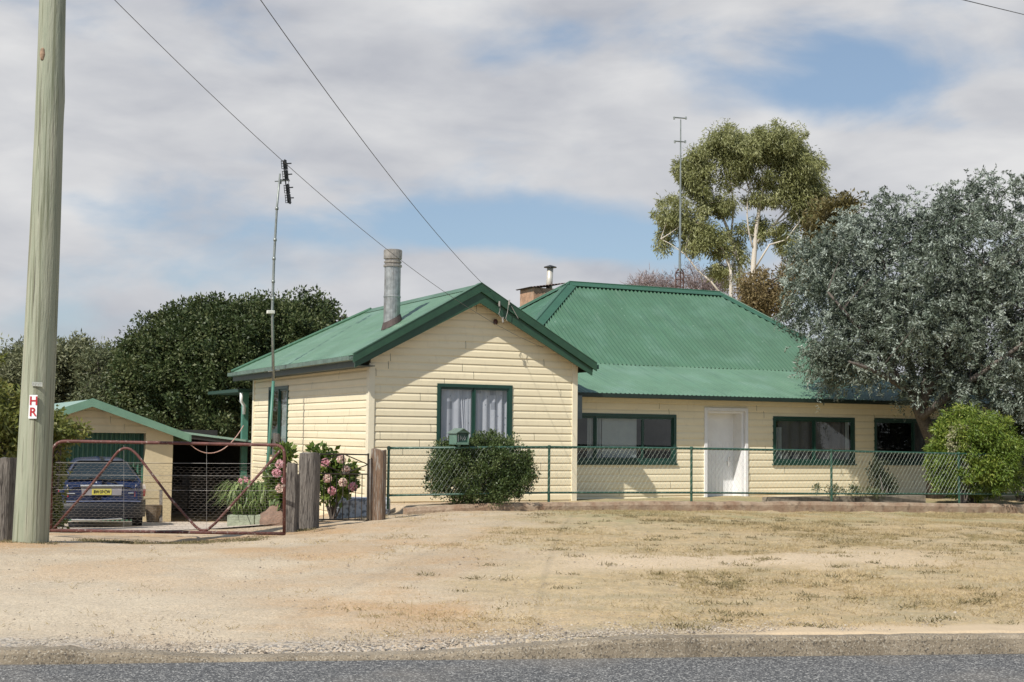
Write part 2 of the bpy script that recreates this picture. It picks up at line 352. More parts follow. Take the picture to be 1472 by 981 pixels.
# --- windows
def window(name, to3, W, panes, curtains, deep=.028, fw_=.07, label=None):
    a0, a1, z0, z1 = W
    f = MB(); frame_ring(f, to3, a0, a1, z0, z1, fw_, -deep - .03, .035)
    f.box(*(np.array(to3(a0 - .03, .0, z0 - .035)), np.array(to3(a1 + .03, .055, z0 - .002))))
    fo = f.build('window', GREENW, house, bevel=.004)
    if label: fo['label'] = label
    xs = panes
    for i in range(len(xs) - 1):
        s_ = MB(); frame_ring(s_, to3, xs[i] + (.0 if i else .0), xs[i + 1], z0 + fw_ + .003, z1 - fw_ - .003, .035, -deep + (.02 if i % 2 else .0) - .005, -deep + (.045 if i % 2 else .022)); s_.build('sash', GREENW, fo)
        g = MB(); oo = -deep + (.03 if i % 2 else .008)
        e = .034; g.quad(to3(xs[i] + e, oo, z0 + fw_ + e), to3(xs[i + 1] - e, oo, z0 + fw_ + e), to3(xs[i + 1] - e, oo, z1 - fw_ - e), to3(xs[i] + e, oo, z1 - fw_ - e)); g.build('pane', GLASS, fo)
    for (ca, cb, za, zb, m_, amp, per, ga, sd) in curtains:
        c = MB(); fold(c, to3, ca, cb, za, zb, -deep - .055, amp, per, ga, seed=sd); c.build('curtain', m_, fo)
    return fo
a0, a1, z0, z1 = WW; mid = (a0 + a1) / 2 - .02
window('w', to_front, WW, [a0 + .07, mid, a1 - .07], [(a0 + .02, mid + .03, z0, z1, CURT, .025, .22, -.0, 1), (mid - .1, a1 - .02, z0, z1, CURT, .03, .17, .0, 2), (mid - .28, mid + .02, z0, z1 - .02, CURT, .02, .05, .5, 5)], label='window with white printed curtains')
a0, a1, z0, z1 = SW
window('w', to_side, SW, [a0 + .07, (a0 + a1) / 2, a1 - .07], [(a0 + .02, (a0 + a1) / 2 - .05, z0, z1, CURTP, .03, .1, 0, 3)], label='tall side window beside the mast')
a0, a1, z0, z1 = M1
window('w', to_main, M1, [a0 + .07, a0 + .85, a0 + 2.03, a1 - .07], [(a0 + .72, a0 + 1.05, z0 + .1, z1, CURTP, .03, .12, 0, 6), (a0 + 1.06, a1 - .95, z0 + .12, z1 - .1, CURTP, .008, .9, 0, 7)], label='wide window beside the wing')
a0, a1, z0, z1 = M2
window('w', to_main, M2, [a0 + .07, (a0 + a1) / 2, a1 - .07], [(a0 + .03, a0 + .3, z0, z1 - .25, CURTP, .03, .09, .3, 8), (a0 + .2, a1 - .2, z0, z1, CURTD, .035, .3, 0, 9), (a1 - .2, a1 - .1, z0, z1, CURTP, .02, .06, 0, 10)], label='window right of the white door')
a0, a1, z0, z1 = M3
window('w', to_main, M3, [a0 + .07, (a0 + a1) / 2, a1 - .07], [((a0 + a1) / 2, a1 - .02, z0, z1, CURTD, .03, .3, 0, 11)], label='shaded window behind the tree')
# --- door
a0, a1, z0, z1 = DR
dd = MB(); pbox(dd, to_main, a0 + .10, a1 - .13, -.34, -.38, z0 + .04, z1 - .09)
for i in range(9):
    x = a0 + .16 + i * .096; pbox(dd, to_main, x, x + .05, -.335, -.345, z0 + .12, z1 - .75)
do = dd.build('door', DOORW, house, bevel=.003)
df = MB(); frame_ring(df, to_main, a0, a1, z0, z1, .075, -.02, .045)
pbox(df, to_main, a0 + .075, a0 + .11, -.345, -.02, z0 + .02, z1 - .075); pbox(df, to_main, a1 - .14, a1 - .075, -.345, -.02, z0 + .02, z1 - .075); pbox(df, to_main, a0 + .11, a1 - .14, -.345, -.02, z1 - .12, z1 - .076)
pbox(df, to_main, a0 - .02, a1 + .02, -.35, .1, z0 - .06, z0 + .02)
df.build('door_frame', WHITE, do, bevel=.004)
hd = MB(); pbox(hd, to_main, a1 - .30, a1 - .25, -.33, -.315, -.68, -.46); hd.tube([to_main(a1 - .275, -.33, -.57), to_main(a1 - .275, -.27, -.57), to_main(a1 - .38, -.26, -.57)], .011, 8); hd.build('handle', mat('chrome', (.6, .6, .6), .25, metal=.9), do)
# --- roofs
vF = V1 - .33                                    # front of the wing roof
uLe, uRe = 8.19, 13.31
eL = APZ - SL * (APU - uLe); eR = APZ - SL * (uRe - APU)
nL = np.array([-SL, 0, 1]); nL /= np.linalg.norm(nL); nR = nL * np.array([-1, 1, 1])
TL = np.array([1, 0, SL]); lenL = (APU - uLe); TR = np.array([-1, 0, SL])
wr = MB(); vR = 29.85; vE = 32.75
hipf = lambda s_: 1.0 if s_ <= vR - vF else max(0.0, 1 - (s_ - (vR - vF)) / (vE - vR))
corr(wr, (uLe, vF, eL), (0, 1, 0), TL, nL, vE - vF, lambda s_: 0, lambda s_: lenL * hipf(s_), amp=.006)
corr(wr, (uRe, vF, eR), (0, 1, 0), TR, nR, vE - vF, lambda s_: 0, lambda s_: (uRe - APU) * hipf(s_), amp=.006)
wr.add([(uLe, vE, eL), (uRe, vE, eR), (APU, vR, APZ)], [(0, 1, 2)])
wro = wr.build('wing_roof', GREENP, house, smooth=True)
cp = MB()
cp.prism([(APU - .17, vF, APZ - .17 * SL + .022), (APU, vF, APZ + .035), (APU + .17, vF, APZ - .17 * SL + .022), (APU + .17, vF, APZ - .17 * SL + .014), (APU, vF, APZ + .025), (APU - .17, vF, APZ - .17 * SL + .014)], (0, vR - vF, 0))
cp.tube([(APU, vR, APZ + .02), (uLe, vE, eL + .02)], .05, 6); cp.build('ridge_cap', GREEN, wro)
# barge boards: upper roll on the roof edge and lower board
bb = MB()
def barge(side):
    ue, ze = (uLe - .03, eL) if side < 0 else (uRe + .03, eR)
    k = SL * (1 if side < 0 else -1)
    A = lambda o: (ue, vF - .02, ze + o - .017); B = lambda o: (APU, vF - .02, APZ + o)
    bb.prism([A(.045), B(.05), B(-.13), A(-.13)], (0, .035, 0))
    bb.prism([A(-.133), B(-.133), B(-.30), A(-.25)], (0, -.0, 0)) if False else None
barge(-1); barge(1)
b2 = MB()
for ue, ze in ((uLe + .02, eL), (uRe - .05, eR)):
    b2.prism([(ue, vF + .03, ze - .10), (APU, vF + .03, APZ - .10), (APU, vF + .03, APZ - .345), (ue, vF + .03, ze - .235)], (0, .035, 0))
bo = bb.build('barge_board', GREENB, house); b2.build('barge_board', GREENB, house)
# flashing over the barge on the roof
fl = MB()
for ue, ze in ((uLe, eL), (uRe, eR)):
    fl.prism([(ue, vF - .03, ze + .035), (APU, vF - .03, APZ + .055), (APU, vF - .03, APZ + .045), (ue, vF - .03, ze + .025)], (0, .2, 0))
fl.build('barge_flashing', GREEN, wro)
so = MB()
for ue, ze, sg in ((uLe, eL, 1), (uRe, eR, -1)):
    so.prism([(ue, vF + .07, ze - .06), (APU, vF + .07, APZ - .06), (APU, vF + .07, APZ - .075), (ue, vF + .07, ze - .075)], (0, .33, 0))
    for i in range(5):
        t = .1 + .2 * i; u_ = ue + (APU - ue) * t; z_ = ze + (APZ - ze) * t
        so.box((u_ - .03, vF + .07, z_ - .20), (u_ + .03, vF + .32, z_ - .08))
so.build('soffit', mat('bare_soffit_timber', (.34, .22, .12), .8, vary=.2), house)
# left eave: gutter and fascia
gu = MB(); gu.prism([(uLe - .10, vF + .05, eL - .02), (uLe - .10, vF + .05, eL - .10), (uLe + .02, vF + .05, eL - .11), (uLe + .02, vF + .05, eL - .02), (uLe - .0, vF + .05, eL - .02), (uLe - .0, vF + .05, eL - .09), (uLe - .085, vF + .05, eL - .085), (uLe - .085, vF + .05, eL - .02)], (0, vE - vF - .0, 0))
gu.build('gutter', mat('old_gutter', (.10, .15, .12), .45, vary=.3, scale=5), house)
fa = MB(); fa.box((uLe + .025, vF + .07, eL - .22), (uLe + .05, vE, eL - .02)); fa.box((uLe + .05, vF + .07, eL - .20), (UL - .002, vE - .1, eL - .185)); fa.box((uRe - .05, vF + .07, eR - .16), (uRe - .02, V0 + .6, eR - .02)); fa.build('fascia', GUT, house)
gr = MB(); gr.prism([(uRe + .0, vF + .05, eR - .02), (uRe + .0, vF + .05, eR - .10), (uRe + .11, vF + .05, eR - .10), (uRe + .11, vF + .05, eR - .01)], (0, V0 + 1 - vF, 0)); gr.build('gutter', GREENW, house)
# main roof
VBk, ZBk, VRg, ZRg = 26.9, 1.626, 30.0, 3.85
tanp = (ZRg - ZBk) / (VRg - VBk)
P0 = onv(819, 407, VRg); P1 = onv(1035, 423, VRg); uR0, uR1 = P0[0], P1[0]
nn = (0, -tanp, 1); dd_ = ZBk - tanp * VBk
hL = hit(774, 460, nn, dd_); hR = hit(1122, 468, nn, dd_)
kL = (uR0 - hL[0]) / (VRg - hL[1]); kR = (hR[0] - uR1) / (VRg - hR[1])     # plan slope of hips
uB0 = uR0 - kL * (VRg - VBk); uB1 = uR1 + kR * (VRg - VBk)
N1 = np.array([0, -tanp, 1]); N1 /= np.linalg.norm(N1)
mr = MB(); dv = VRg - VBk
def thi_m(s_):
    u_ = uB0 + s_
    if u_ < uR0: return max(0, (u_ - uB0) / kL)
    if u_ > uR1: return max(0, (uB1 - u_) / kR)
    return dv
corr(mr, (uB0, VBk, ZBk), (1, 0, 0), (0, 1, tanp), N1, uB1 - uB0, lambda s_: 0, thi_m, pitch=.118, amp=.027, seg=8)
VBb = VRg + dv
mr.add([(uB0, VBb, ZBk), (uB1, VBb, ZBk), (uR1, VRg, ZRg), (uR0, VRg, ZRg)], [(0, 1, 2, 3)])
mr.add([(uB1, VBk, ZBk), (uB1, VBb, ZBk), (uR1, VRg, ZRg)], [(0, 1, 2)])
SLh = np.array([uR0 - uB0, 0, ZRg - ZBk]); NLh = np.array([-(ZRg - ZBk), 0, uR0 - uB0]); NLh /= np.linalg.norm(NLh)
corr(mr, (uB0, VBk, ZBk), (0, 1, 0), SLh, NLh, 2 * dv, lambda s_: 0, lambda s_: 1 - abs(s_ - dv) / dv, pitch=.112, amp=.007)
mro = mr.build('main_roof', GREEN, house, smooth=True)
# veranda roof
tv = (ZBk - .868) / (VBk - 24.42); N2 = np.array([0, -tv, 1]); N2 /= np.linalg.norm(N2)
vr_ = MB(); corr(vr_, (UR - .0, 24.42, .872), (1, 0, 0), (0, 1, tv), N2, UE + .3 - UR, lambda s_: 0, lambda s_: VBk + .05 - 24.42, pitch=.112, amp=.012, seg=8)
vr_.add([(UR, 36, .9), (UE + .3, 36, .9), (UE + .3, VBb, ZBk), (UR, VBb, ZBk)], [(0, 1, 2, 3)]); vr_.add([(uB1, VBk, ZBk), (UE + .3, VBk, ZBk - .02), (UE + .3, VBb, ZBk - .02), (uB1, VBb, ZBk)], [(0, 1, 2, 3)])
vr_.build('veranda_roof', GREENP, house, smooth=True)
# caps
mc = MB()
def capstrip(p, q, side_dirs, w=.21):
    p = np.array(p); q = np.array(q)
    for d in side_dirs:
        d = np.array(d, float)
        a, b = p + (0, 0, .05), q + (0, 0, .05)
        mc.prism([a, b, b + d * w, a + d * w], (0, 0, -.012))
    mc.tube([p + (0, 0, .05), q + (0, 0, .05)], .02, 8)
dF = np.array([0, -1, -tanp + .06]); dF /= np.linalg.norm(dF)
capstrip((uR0, VRg, ZRg), (uR1, VRg, ZRg), [dF * 1.0, dF * (1, -1, 1)])
hipd = np.array([kL, 1.0, 0]); hipd /= np.linalg.norm(hipd)
def inplane(hv_, n, sgn):      # direction in plane n perpendicular to hip vector
    h = np.array(hv_, float); h /= np.linalg.norm(h); d = np.cross(n, h); d /= np.linalg.norm(d); return d * sgn
hv1 = np.array([uR0 - uB0, dv, ZRg - ZBk]); d1 = inplane(hv1, N1, 1); d1 = d1 if d1[0] > 0 else -d1; d2 = inplane(hv1, NLh, 1); d2 = d2 if d2[1] > 0 else -d2
capstrip((uB0, VBk, ZBk), (uR0, VRg, ZRg), [d1 + (0, 0, -.02), d2])
hv2 = np.array([uR1 - uB1, dv, ZRg - ZBk]); d3 = inplane(hv2, N1, 1); d3 = d3 if d3[0] < 0 else -d3
capstrip((uB1, VBk, ZBk), (uR1, VRg, ZRg), [d3 + (0, 0, -.02), (.9, .2, -.5)], .19)
hv3 = np.array([uR0 - uB0, -dv, ZRg - ZBk]); d4 = inplane(hv3, NLh, 1); d4 = d4 if d4[1] < 0 else -d4
capstrip((uB0, VBb, ZBk), (uR0, VRg, ZRg), [d4], .2)
mc.build('ridge_cap', mat('green_ridge_paint', (.042, .115, .07), .45, vary=.08, scale=3), mro)
# main eave gutter
ge = MB(); ge.prism([(UR + .003, 24.44, .866), (UR + .003, 24.44, .80), (UR + .003, 24.34, .785), (UR + .003, 24.34, .868)], (UE + .3 - UR, 0, 0)); ge.box((UR + .003, 24.45, .79), (UE + .2, V0 - .03, .80))
ge.build('gutter', mat('black_green_gutter', (.012, .025, .018), .5), house)
# flue on the wing roof
fb = hit(563, 468, (-SL, 0, 1), APZ - SL * APU); r_f = .165
ff = MB(); ff.lathe((fb[0], fb[1], 0), [(r_f, fb[2] - .2), (r_f, fb[2] + .55), (r_f + .008, fb[2] + .56), (r_f + .008, fb[2] + .58), (r_f - .003, fb[2] + .59), (r_f - .003, 3.30)], 20)
fo_ = ff.build('flue', GALV, house, smooth=False)
fc = MB(); fc.lathe((fb[0], fb[1], 0), [(r_f + .02, 3.29), (r_f + .02, 3.33), (r_f - .01, 3.34), (r_f - .01, 3.36), (r_f + .01, 3.37), (r_f + .012, 3.40), (r_f - .012, 3.41), (r_f - .012, 3.44), (r_f + .018, 3.45), (r_f + .02, 3.62), (r_f + .005, 3.635), (.02, 3.64)], 20); fc.build('cowl', mat('cowl_metal', (.34, .31, .27), .4, metal=.5, vary=.3, scale=8), fo_)
fs_ = MB(); zz = lambda u: APZ - SL * (APU - u) + .012
ring = [(fb[0] + (r_f + .045) * math.cos(t), fb[1] + (r_f + .045) * math.sin(t)) for t in np.linspace(0, 2 * math.pi, 20, endpoint=False)]
inr = [(fb[0] + (r_f + .008) * math.cos(t), fb[1] + (r_f + .008) * math.sin(t)) for t in np.linspace(0, 2 * math.pi, 20, endpoint=False)]
fs_.add([(a, b, zz(a)) for a, b in ring] + [(a, b, zz(a) + .13) for a, b in inr], [(i, (i + 1) % 20, 20 + (i + 1) % 20, 20 + i) for i in range(20)]); fs_.build('flashing', mat('rusted_flashing', (.07, .05, .045), .8, vary=.3), fo_)
# brick chimney with tin lid behind the hip
q0 = onv(752, 440, 31.5)
ch = MB(); cu0, cu1, cv0, cv1 = 15.58, 16.35, 30.9, 31.7
ch.box((cu0, cv0, 1.8), (cu1, cv1, 3.80)); cho = ch.build('chimney', BRICK, house)
cl_ = MB(); corr(cl_, (cu0 - .1, cv0 - .08, 3.80), (1, 0, .16), (0, 1, .0), (0, 0, 1), cu1 - cu0 + .22, lambda s_: 0, lambda s_: cv1 - cv0 + .16, pitch=.09, amp=.015); cl_.build('tin_lid', mat('rusty_tin', (.10, .06, .05), .8, vary=.3), cho)
cf = MB(); cfx = onv(789, 415, 31.3); cft = onv(791, 384, 31.3); cf.tube([(cfx[0], 31.3, 3.7), (cft[0], 31.3, cft[2])], .085, 14); cfo = cf.build('flue', GALVL, cho, smooth=True)
ct = MB(); ct.lathe((cft[0], 31.3, cft[2]), [(.17, -.02), (.17, .0), (.02, .05)], 16); ct.build('flue_cap', mat('dark_metal', (.06, .06, .06), .5, metal=.5), cfo)
# meter box on the wing's inner wall corner
mbx = MB(); mbx.box((UR + .025, V0 - .62, .32), (UR + .30, V0 - .03, .80)); mbx.box((UR + .305, V0 - .60, .34), (UR + .312, V0 - .05, .78)); mbo = mbx.build('meter_box', mat('grey_blue_box', (.10, .13, .14), .5, vary=.2), house, bevel=.006)
# small lamp / connector bits beneath the barge
li = MB(); pL = onv(712, 463, V1 - .05); li.lathe((pL[0], V1 - .06, pL[2]), [(.035, -.05), (.045, -.02), (.045, .02), (.03, .05)], 10); li.tube([(pL[0], V1 - .06, pL[2] + .03), (pL[0], V1, pL[2] + .03)], .012, 6); li.build('gable_lamp', mat('dark_red_lamp', (.06, .015, .01), .4), house)
iso = MB()
for px, py in ((718, 437), (732, 435), (723, 460)):
    p = onv(px, py, vF - .06); iso.tube([(p[0], vF - .06, p[2] - .05), (p[0], vF - .06, p[2] + .05)], .018, 8); iso.tube([(p[0], vF - .06, p[2]), (p[0], vF + .01, p[2])], .008, 6)
for a, b in (((719, 437), (717, 452)), ((717, 452), (723, 459)), ((731, 436), (727, 458)), ((735, 440), (745, 458)), ((727, 458), (729, 462))):
    A = onv(*a, vF - .045); B = onv(*b, vF - .045); iso.tube([A, (A + B) / 2 + (.01, 0, -.02), B], .006, 5)
iso.build('service_bracket', mat('porcelain', (.30, .28, .25), .4), house)
# back porch on the far side of the wing
po = MB(); pp = onv(350, 570, 33.0)
po.box((8.53, 32.95, -2.1), (8.68, 33.1, 1.0)); po.build('porch_post', TEAL, house, bevel=.004)
po = MB(); po.box((8.36, 32.8, .95), (9.4, 36, 1.03)); po.build('porch_roof', GREENW, house, bevel=.004)
dp = MB(); dp.tube([(8.45, 32.8, .93), (8.45, 32.8, .72), (8.55, 32.9, .62), (8.55, 32.9, .4)], .04, 8); dp.build('downpipe', WHITE, house, smooth=True)
# ================================================================== GARAGE
VG, GA, GW0, GW1, GE0, GE1, GZ = 31.8, 4.70, 2.78, 6.60, 2.45, 6.93, .66
gsl = .357
gar = thing('garage', 'small cream garage with mint green gable fascia and green roller door behind the blue car', 'garage', (GA, VG, -2.15))
gm = MB()
to_g = lambda a, o, z: (a, VG - o, z)
GD = (3.45, 5.97, -2.3, -.075)
gt = lambda z: (GZ - .10 - z) / gsl
# pier blockwork with joints
for z0_, z1_ in ((-2.35, -1.62), (-1.60, -1.24), (-1.22, -.80), (-.78, -.36), (-.34, -.04)):
    gm.box((5.97, VG, z0_), (GW1, VG + .2, z1_)); gm.box((GW0, VG, z0_), (GD[0], VG + .2, z1_)); gm.box((GW1 - .2, VG + .2, z0_), (GW1, VG + 6, z1_)); gm.box((GW0, VG + .2, z0_), (GW0 + .2, VG + 6, z1_))
gm.box((5.975, VG + .015, -2.3), (GW1 - .006, VG + .15, -.05)); gm.box((GW0, VG + 5.9, -2.3), (GW1, VG + 6, .0))
gm.build('wall', FIBRO, gar)
gg = MB(); siding(gg, to_g, -.05, GZ - .12, lambda z: max(GW0, GA - gt(z)), lambda z: min(GW1, GA + gt(z)), ROW0=-.05, BH=.17)
gg.box((GD[0] - .05, VG - .03, -.09), (GD[1] + .02, VG + .01, -.052)); gg.build('gable_cladding', FIBRO, gar)
rd = MB(); corr(rd, (GD[0], VG + .28, -2.2), (1, 0, 0), (0, 0, 1), (0, -1, 0), GD[1] - GD[0], lambda s_: 0, lambda s_: 2.14, pitch=.105, amp=.03)
rd.build('roller_door', mat('green_door_steel', (.04, .115, .075), .45, vary=.12), gar, smooth=True)
go = MB()
for ue, sg in ((GE0, 1), (GE1, -1)):
    ze = GZ - gsl * abs(ue - GA)
    go.add([(ue, VG - .3, ze + .01), (GA, VG - .3, GZ + .01), (GA, VG + 6.3, GZ + .01), (ue, VG + 6.3, ze + .01)], [(0, 1, 2, 3)])
go.build('roof', mat('mint_roof_sheet', (.24, .36, .30), .4, vary=.08), gar)
gf = MB()
for ue in (GE0, GE1):
    ze = GZ - gsl * abs(ue - GA)
    gf.prism([(ue, VG - .33, ze + .03), (GA, VG - .33, GZ + .03), (GA, VG - .33, GZ - .16), (ue, VG - .33, ze - .14)], (0, .025, 0))
    gf.box((ue - .02, VG - .33, ze - .14), (ue + .02, VG + 6.3, ze + .02))
gf.build('fascia', MINT, gar)
# carport between garage and house: thin roof, dark back wall
cpt = thing('carport', 'low dark carport with thin pale green roof edge between garage and house', 'carport', (7.8, 32.6, -2.1))
c1 = onv(268, 621, 32.6); c2 = onv(350, 633, 32.6)
cb = MB(); cb.prism([(c1[0] - .3, 32.6, c1[2] + .03), (c2[0] + .6, 32.6, c2[2] - .05), (c2[0] + .6, 32.6, c2[2] - .10), (c1[0] - .3, 32.6, c1[2] - .02)], (0, 6, 0)); cb.build('roof', mat('mint_roof_sheet', ()), cpt)
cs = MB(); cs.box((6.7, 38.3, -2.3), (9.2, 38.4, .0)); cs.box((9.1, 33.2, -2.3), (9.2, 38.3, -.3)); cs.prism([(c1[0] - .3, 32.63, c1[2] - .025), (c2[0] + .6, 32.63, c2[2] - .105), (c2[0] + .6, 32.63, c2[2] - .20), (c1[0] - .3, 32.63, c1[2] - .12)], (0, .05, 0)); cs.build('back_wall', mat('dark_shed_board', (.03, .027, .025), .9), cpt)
jk = MB()
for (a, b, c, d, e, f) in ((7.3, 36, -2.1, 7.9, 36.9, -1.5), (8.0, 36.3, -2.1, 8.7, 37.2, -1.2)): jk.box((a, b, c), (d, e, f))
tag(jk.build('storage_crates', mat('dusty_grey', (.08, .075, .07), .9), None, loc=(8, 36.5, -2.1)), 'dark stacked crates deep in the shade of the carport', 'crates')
cd = MB(); A = onv(264, 628, 32.3); B = onv(300, 650, 32.3); C = onv(325, 640, 32.4); D = onv(350, 612, 32.5)
def bez(P, n=20):
    P = [np.array(p, float) for p in P]; out = []
    for t in np.linspace(0, 1, n):
        Q = P[:]
        while len(Q) > 1: Q = [a * (1 - t) + b * t for a, b in zip(Q[:-1], Q[1:])]
        out.append(Q[0])
    return out
cd.tube(bez([A, onv(288, 662, 32.35), onv(322, 662, 32.4), D]), .012, 6)
tag(cd.build('hanging_cord', mat('pink_cord', (.45, .28, .24), .6), None, loc=A), 'slack pinkish cord hanging between garage corner and porch post', 'cord')
# ================================================================== RETAINING KERB and CHAIN LINK FENCE
rk = MB()
def fl_v(u): return FD - .05 * u
us = np.arange(8.45, 27, .5)
prev = None
rnd = random.Random(3)
secs = []
for u_ in np.arange(8.5, 27.01, .25):
    v_ = fl_v(u_); xt = 700 + (u_ - 9.9) * 50
    zt = np.interp(u_, [8.5, 10, 13, 17, 21, 24, 27], [-1.30, -1.235, -1.235, -1.27, -1.345, -1.41, -1.46]) + rnd.uniform(-.008, .008)
    o = rnd.uniform(-.012, .012)
    secs.append([(u_, v_ - .10 + o, zt - .40), (u_, v_ - .115 + o, zt - .06), (u_, v_ - .09 + o, zt - .005), (u_, v_ - .04, zt + rnd.uniform(0, .008)), (u_, v_ + .06, zt), (u_, v_ + .08, zt - .4)])
for a, b in zip(secs[:-1], secs[1:]): rk.add(a + b, [(i, i + 6, i + 7, i + 1) for i in range(5)])
rk.add(secs[0], [tuple(range(6))])
KERBW = mat('old_brown_concrete', (.26, .165, .105), .9, col2=(.40, .31, .22), scale=4, bump=.7, bscale=30, extra=over((.13, .09, .06), 9, .55, .7, .7))
tag(rk.build('garden_edging_wall', KERBW, None, loc=(8.5, fl_v(8.5), -1.5)), 'low brown concrete edging wall running under the chain-link fence', 'edging wall')
e2_ = MB()
for a, b in ((1100, 1230), (1232, 1330)):
    p = hit(a, 716, (.05, 1, 0), FD + .55); q = hit(b, 716, (.05, 1, 0), FD + .55); e2_.box((p[0], p[1] - .1, -1.5), (q[0], p[1] + .1, -1.20))
tag(e2_.build('garden_bed_edging', mat('grey_brown_stone', (.25, .21, .16), .9, vary=.3, scale=9, bump=.6), None, loc=(p[0], p[1], -1.4)), 'weedy stone strip in front of the wall right of the white door', 'edging')
fence = thing('chain_link_fence', 'green pipe and chain-link fence along the front of the house', 'fence', (8.2, fl_v(8.2), -1.4))
fh = lambda x, y: hit(x, y, (.05, 1, 0), FD)
PX = [(559, 644.5, 712.5, 722), (789.5, 643, 708.5, 723), (994, 645, 708.5, 722), (1195, 648.5, 710, 722), (1378, 652.5, 710.5, 724), (1590, 657, 711, 726)]
tops = [fh(x, a) for x, a, b, c in PX]; bots = [fh(x, b) for x, a, b, c in PX]; feet = [fh(x, c) for x, a, b, c in PX]
rl = MB(); rl.tube(tops[:], .022, 8); rl.build('top_rail', PIPEG, fence, smooth=True)
rl = MB(); rl.tube(bots[:], .018, 8); rl.build('bottom_rail', PIPEG, fence, smooth=True)
for i, (t_, b_, f_) in enumerate(zip(tops, bots, feet)):
    p = MB(); p.tube([t_ + (0, 0, .015), (t_[0], t_[1], f_[2] - .12)], .024, 8); p.lathe((t_[0], t_[1], t_[2]), [(.03, -.03), (.034, -.01), (.034, .02), (.02, .035)], 10); p.lathe((t_[0], t_[1], b_[2]), [(.028, -.025), (.03, 0), (.028, .025)], 10); p.build('post', PIPEG, fence, smooth=False)
cm = MB(); L_ = tops[-1][0] - tops[0][0]; hp = .092
zt_ = lambda u: np.interp(u, [t[0] for t in tops], [t[2] for t in tops]); zb_ = lambda u: np.interp(u, [t[0] for t in bots], [t[2] for t in bots])
n_ = int(L_ / hp)
for fam in (1, -1):
    for i in range(-12, n_ + 12):
        ub = tops[0][0] + i * hp; ut = ub + fam * .56
        lo, hi = 0.0, 1.0
        u_min, u_max = tops[0][0], tops[-1][0]
        ts = [(u_min - ub) / (ut - ub), (u_max - ub) / (ut - ub)]; ts.sort(); lo = max(0, ts[0]); hi = min(1, ts[1])
        if hi - lo < .03: continue
        pts = []
        for t in np.linspace(lo, hi, 3):
            u_ = ub + (ut - ub) * t; pts.append((u_, fl_v(u_) - .026 + fam * .002, zb_(u_) + (zt_(u_) - zb_(u_)) * t))
        cm.tube(pts, .0017 if fam > 0 else .0010, 3, cap=False)
cm.build('chain_mesh', MESHW, fence)
# ---- timber gate posts
def timber(name, px0, px1, ytop, ybase, Y, thick, m, label, cat='post', seed=0, lean=0, group=None):
    r_ = random.Random(seed); a = wy(px0, ybase, Y); b = wy(px1, ybase, Y); zt__ = wy(px0, ytop, Y)[2]; zb__ = float(gz((a[0] + b[0]) / 2, Y)[0]) - .15
    cx = (a[0] + b[0]) / 2; w = (b[0] - a[0]) / 2; d = thick / 2; mb = MB('W'); nz = 9; ns = 16; vs = []
    for j in range(nz + 1):
        t = j / nz; z = zb__ + (zt__ - zb__) * t
        for i in range(ns):
            an = 2 * math.pi * i / ns; ex = .45
            x = math.copysign(abs(math.cos(an)) ** ex, math.cos(an)) * w; y = math.copysign(abs(math.sin(an)) ** ex, math.sin(an)) * d
            k = 1 + (((i * 7919 + seed * 31) % 5) - 2) * .022 + r_.uniform(-.01, .01) - .05 * (t > .97)
            x *= k; y *= k
            zz_ = z + (r_.uniform(-.03, .02) if j == nz else 0)
            vs.append((cx + x * math.cos(-.25) - y * math.sin(-.25) + lean * t, Y + x * math.sin(.25) + y, zz_))
    mb.add(vs, [(j * ns + i, j * ns + (i + 1) % ns, (j + 1) * ns + (i + 1) % ns, (j + 1) * ns + i) for j in range(nz) for i in range(ns)] + [tuple(nz * ns + i for i in range(ns))])
    return tag(mb.build(name, m, None, loc=(cx, Y, zb__ + .15)), label, cat, group)
timber('timber_post', 430, 456, 652, 762, 20.7, .24, OLDW, 'thick grey split-timber gate post on the left of the small iron gate', seed=1)
timber('timber_post', 533, 553, 646, 742, 21.95, .20, OLDB, 'brown flaking timber post between the iron gate and the chain-link fence', seed=2)
timber('timber_post', 411, 425, 665, 768, 20.1, .10, OLDW, 'thinner grey-green squared post beside the right end of the rusty farm gate', seed=3)
timber('timber_post', 423.5, 429, 682, 763, 20.25, .06, OLDW, 'narrow split batten leaning against the thick gate post', seed=4)
timber('timber_post', -6, 18, 659, 779, 17.9, .23, OLDW, 'short round grey post standing left of the power pole', seed=5)
timber('timber_post', 391, 400, 624, 700, 24.8, .09, OLDW, 'slim weathered post standing in front of the side window', seed=6)
# ---- pedestrian gate
G0 = wy(457, 745, 20.95); G1 = wy(530, 748, 21.8)
pg = thing('iron_gate', 'small dark iron pedestrian gate with diamond top and vertical bars', 'gate', (G0[0], G0[1], -1.5), 'W')
IRON = mat('dark_iron', (.05, .04, .03), .6, metal=.3, vary=.3)
def gp(x, y):       # point on the gate plane
    n = np.cross(G1 - G0, (0, 0, 1.0)); return hit(x, y, n, n @ G0, 'W')
pf = MB('W')
for a, b, r_ in (((457, 653), (530, 654), .013), ((457, 747), (530, 748), .013), ((457, 681), (529, 682), .012), ((457.5, 652), (457, 749), .014), ((529.5, 652), (528, 750), .017), ((494, 653), (494, 682), .01),
                 ((458, 664), (494, 653), .009), ((494, 653), (529, 668), .009), ((529, 668), (495, 681), .009), ((495, 681), (459, 665), .009)): pf.tube([gp(*a), gp(*b)], r_, 6)
pf.build('frame', IRON, pg)
for i in range(7):
    x = 466 + i * 9.1; b = MB('W'); b.tube([gp(x, 682), gp(x - 1, 747.5)], .008, 6); b.build('bar', IRON, pg)
ro = MB('W'); c_ = gp(494, 681); ro.tube([c_ + (-.03, 0, 0), c_ + (.03, 0, 0)], .03, 10); ro.build('rosette', IRON, pg)
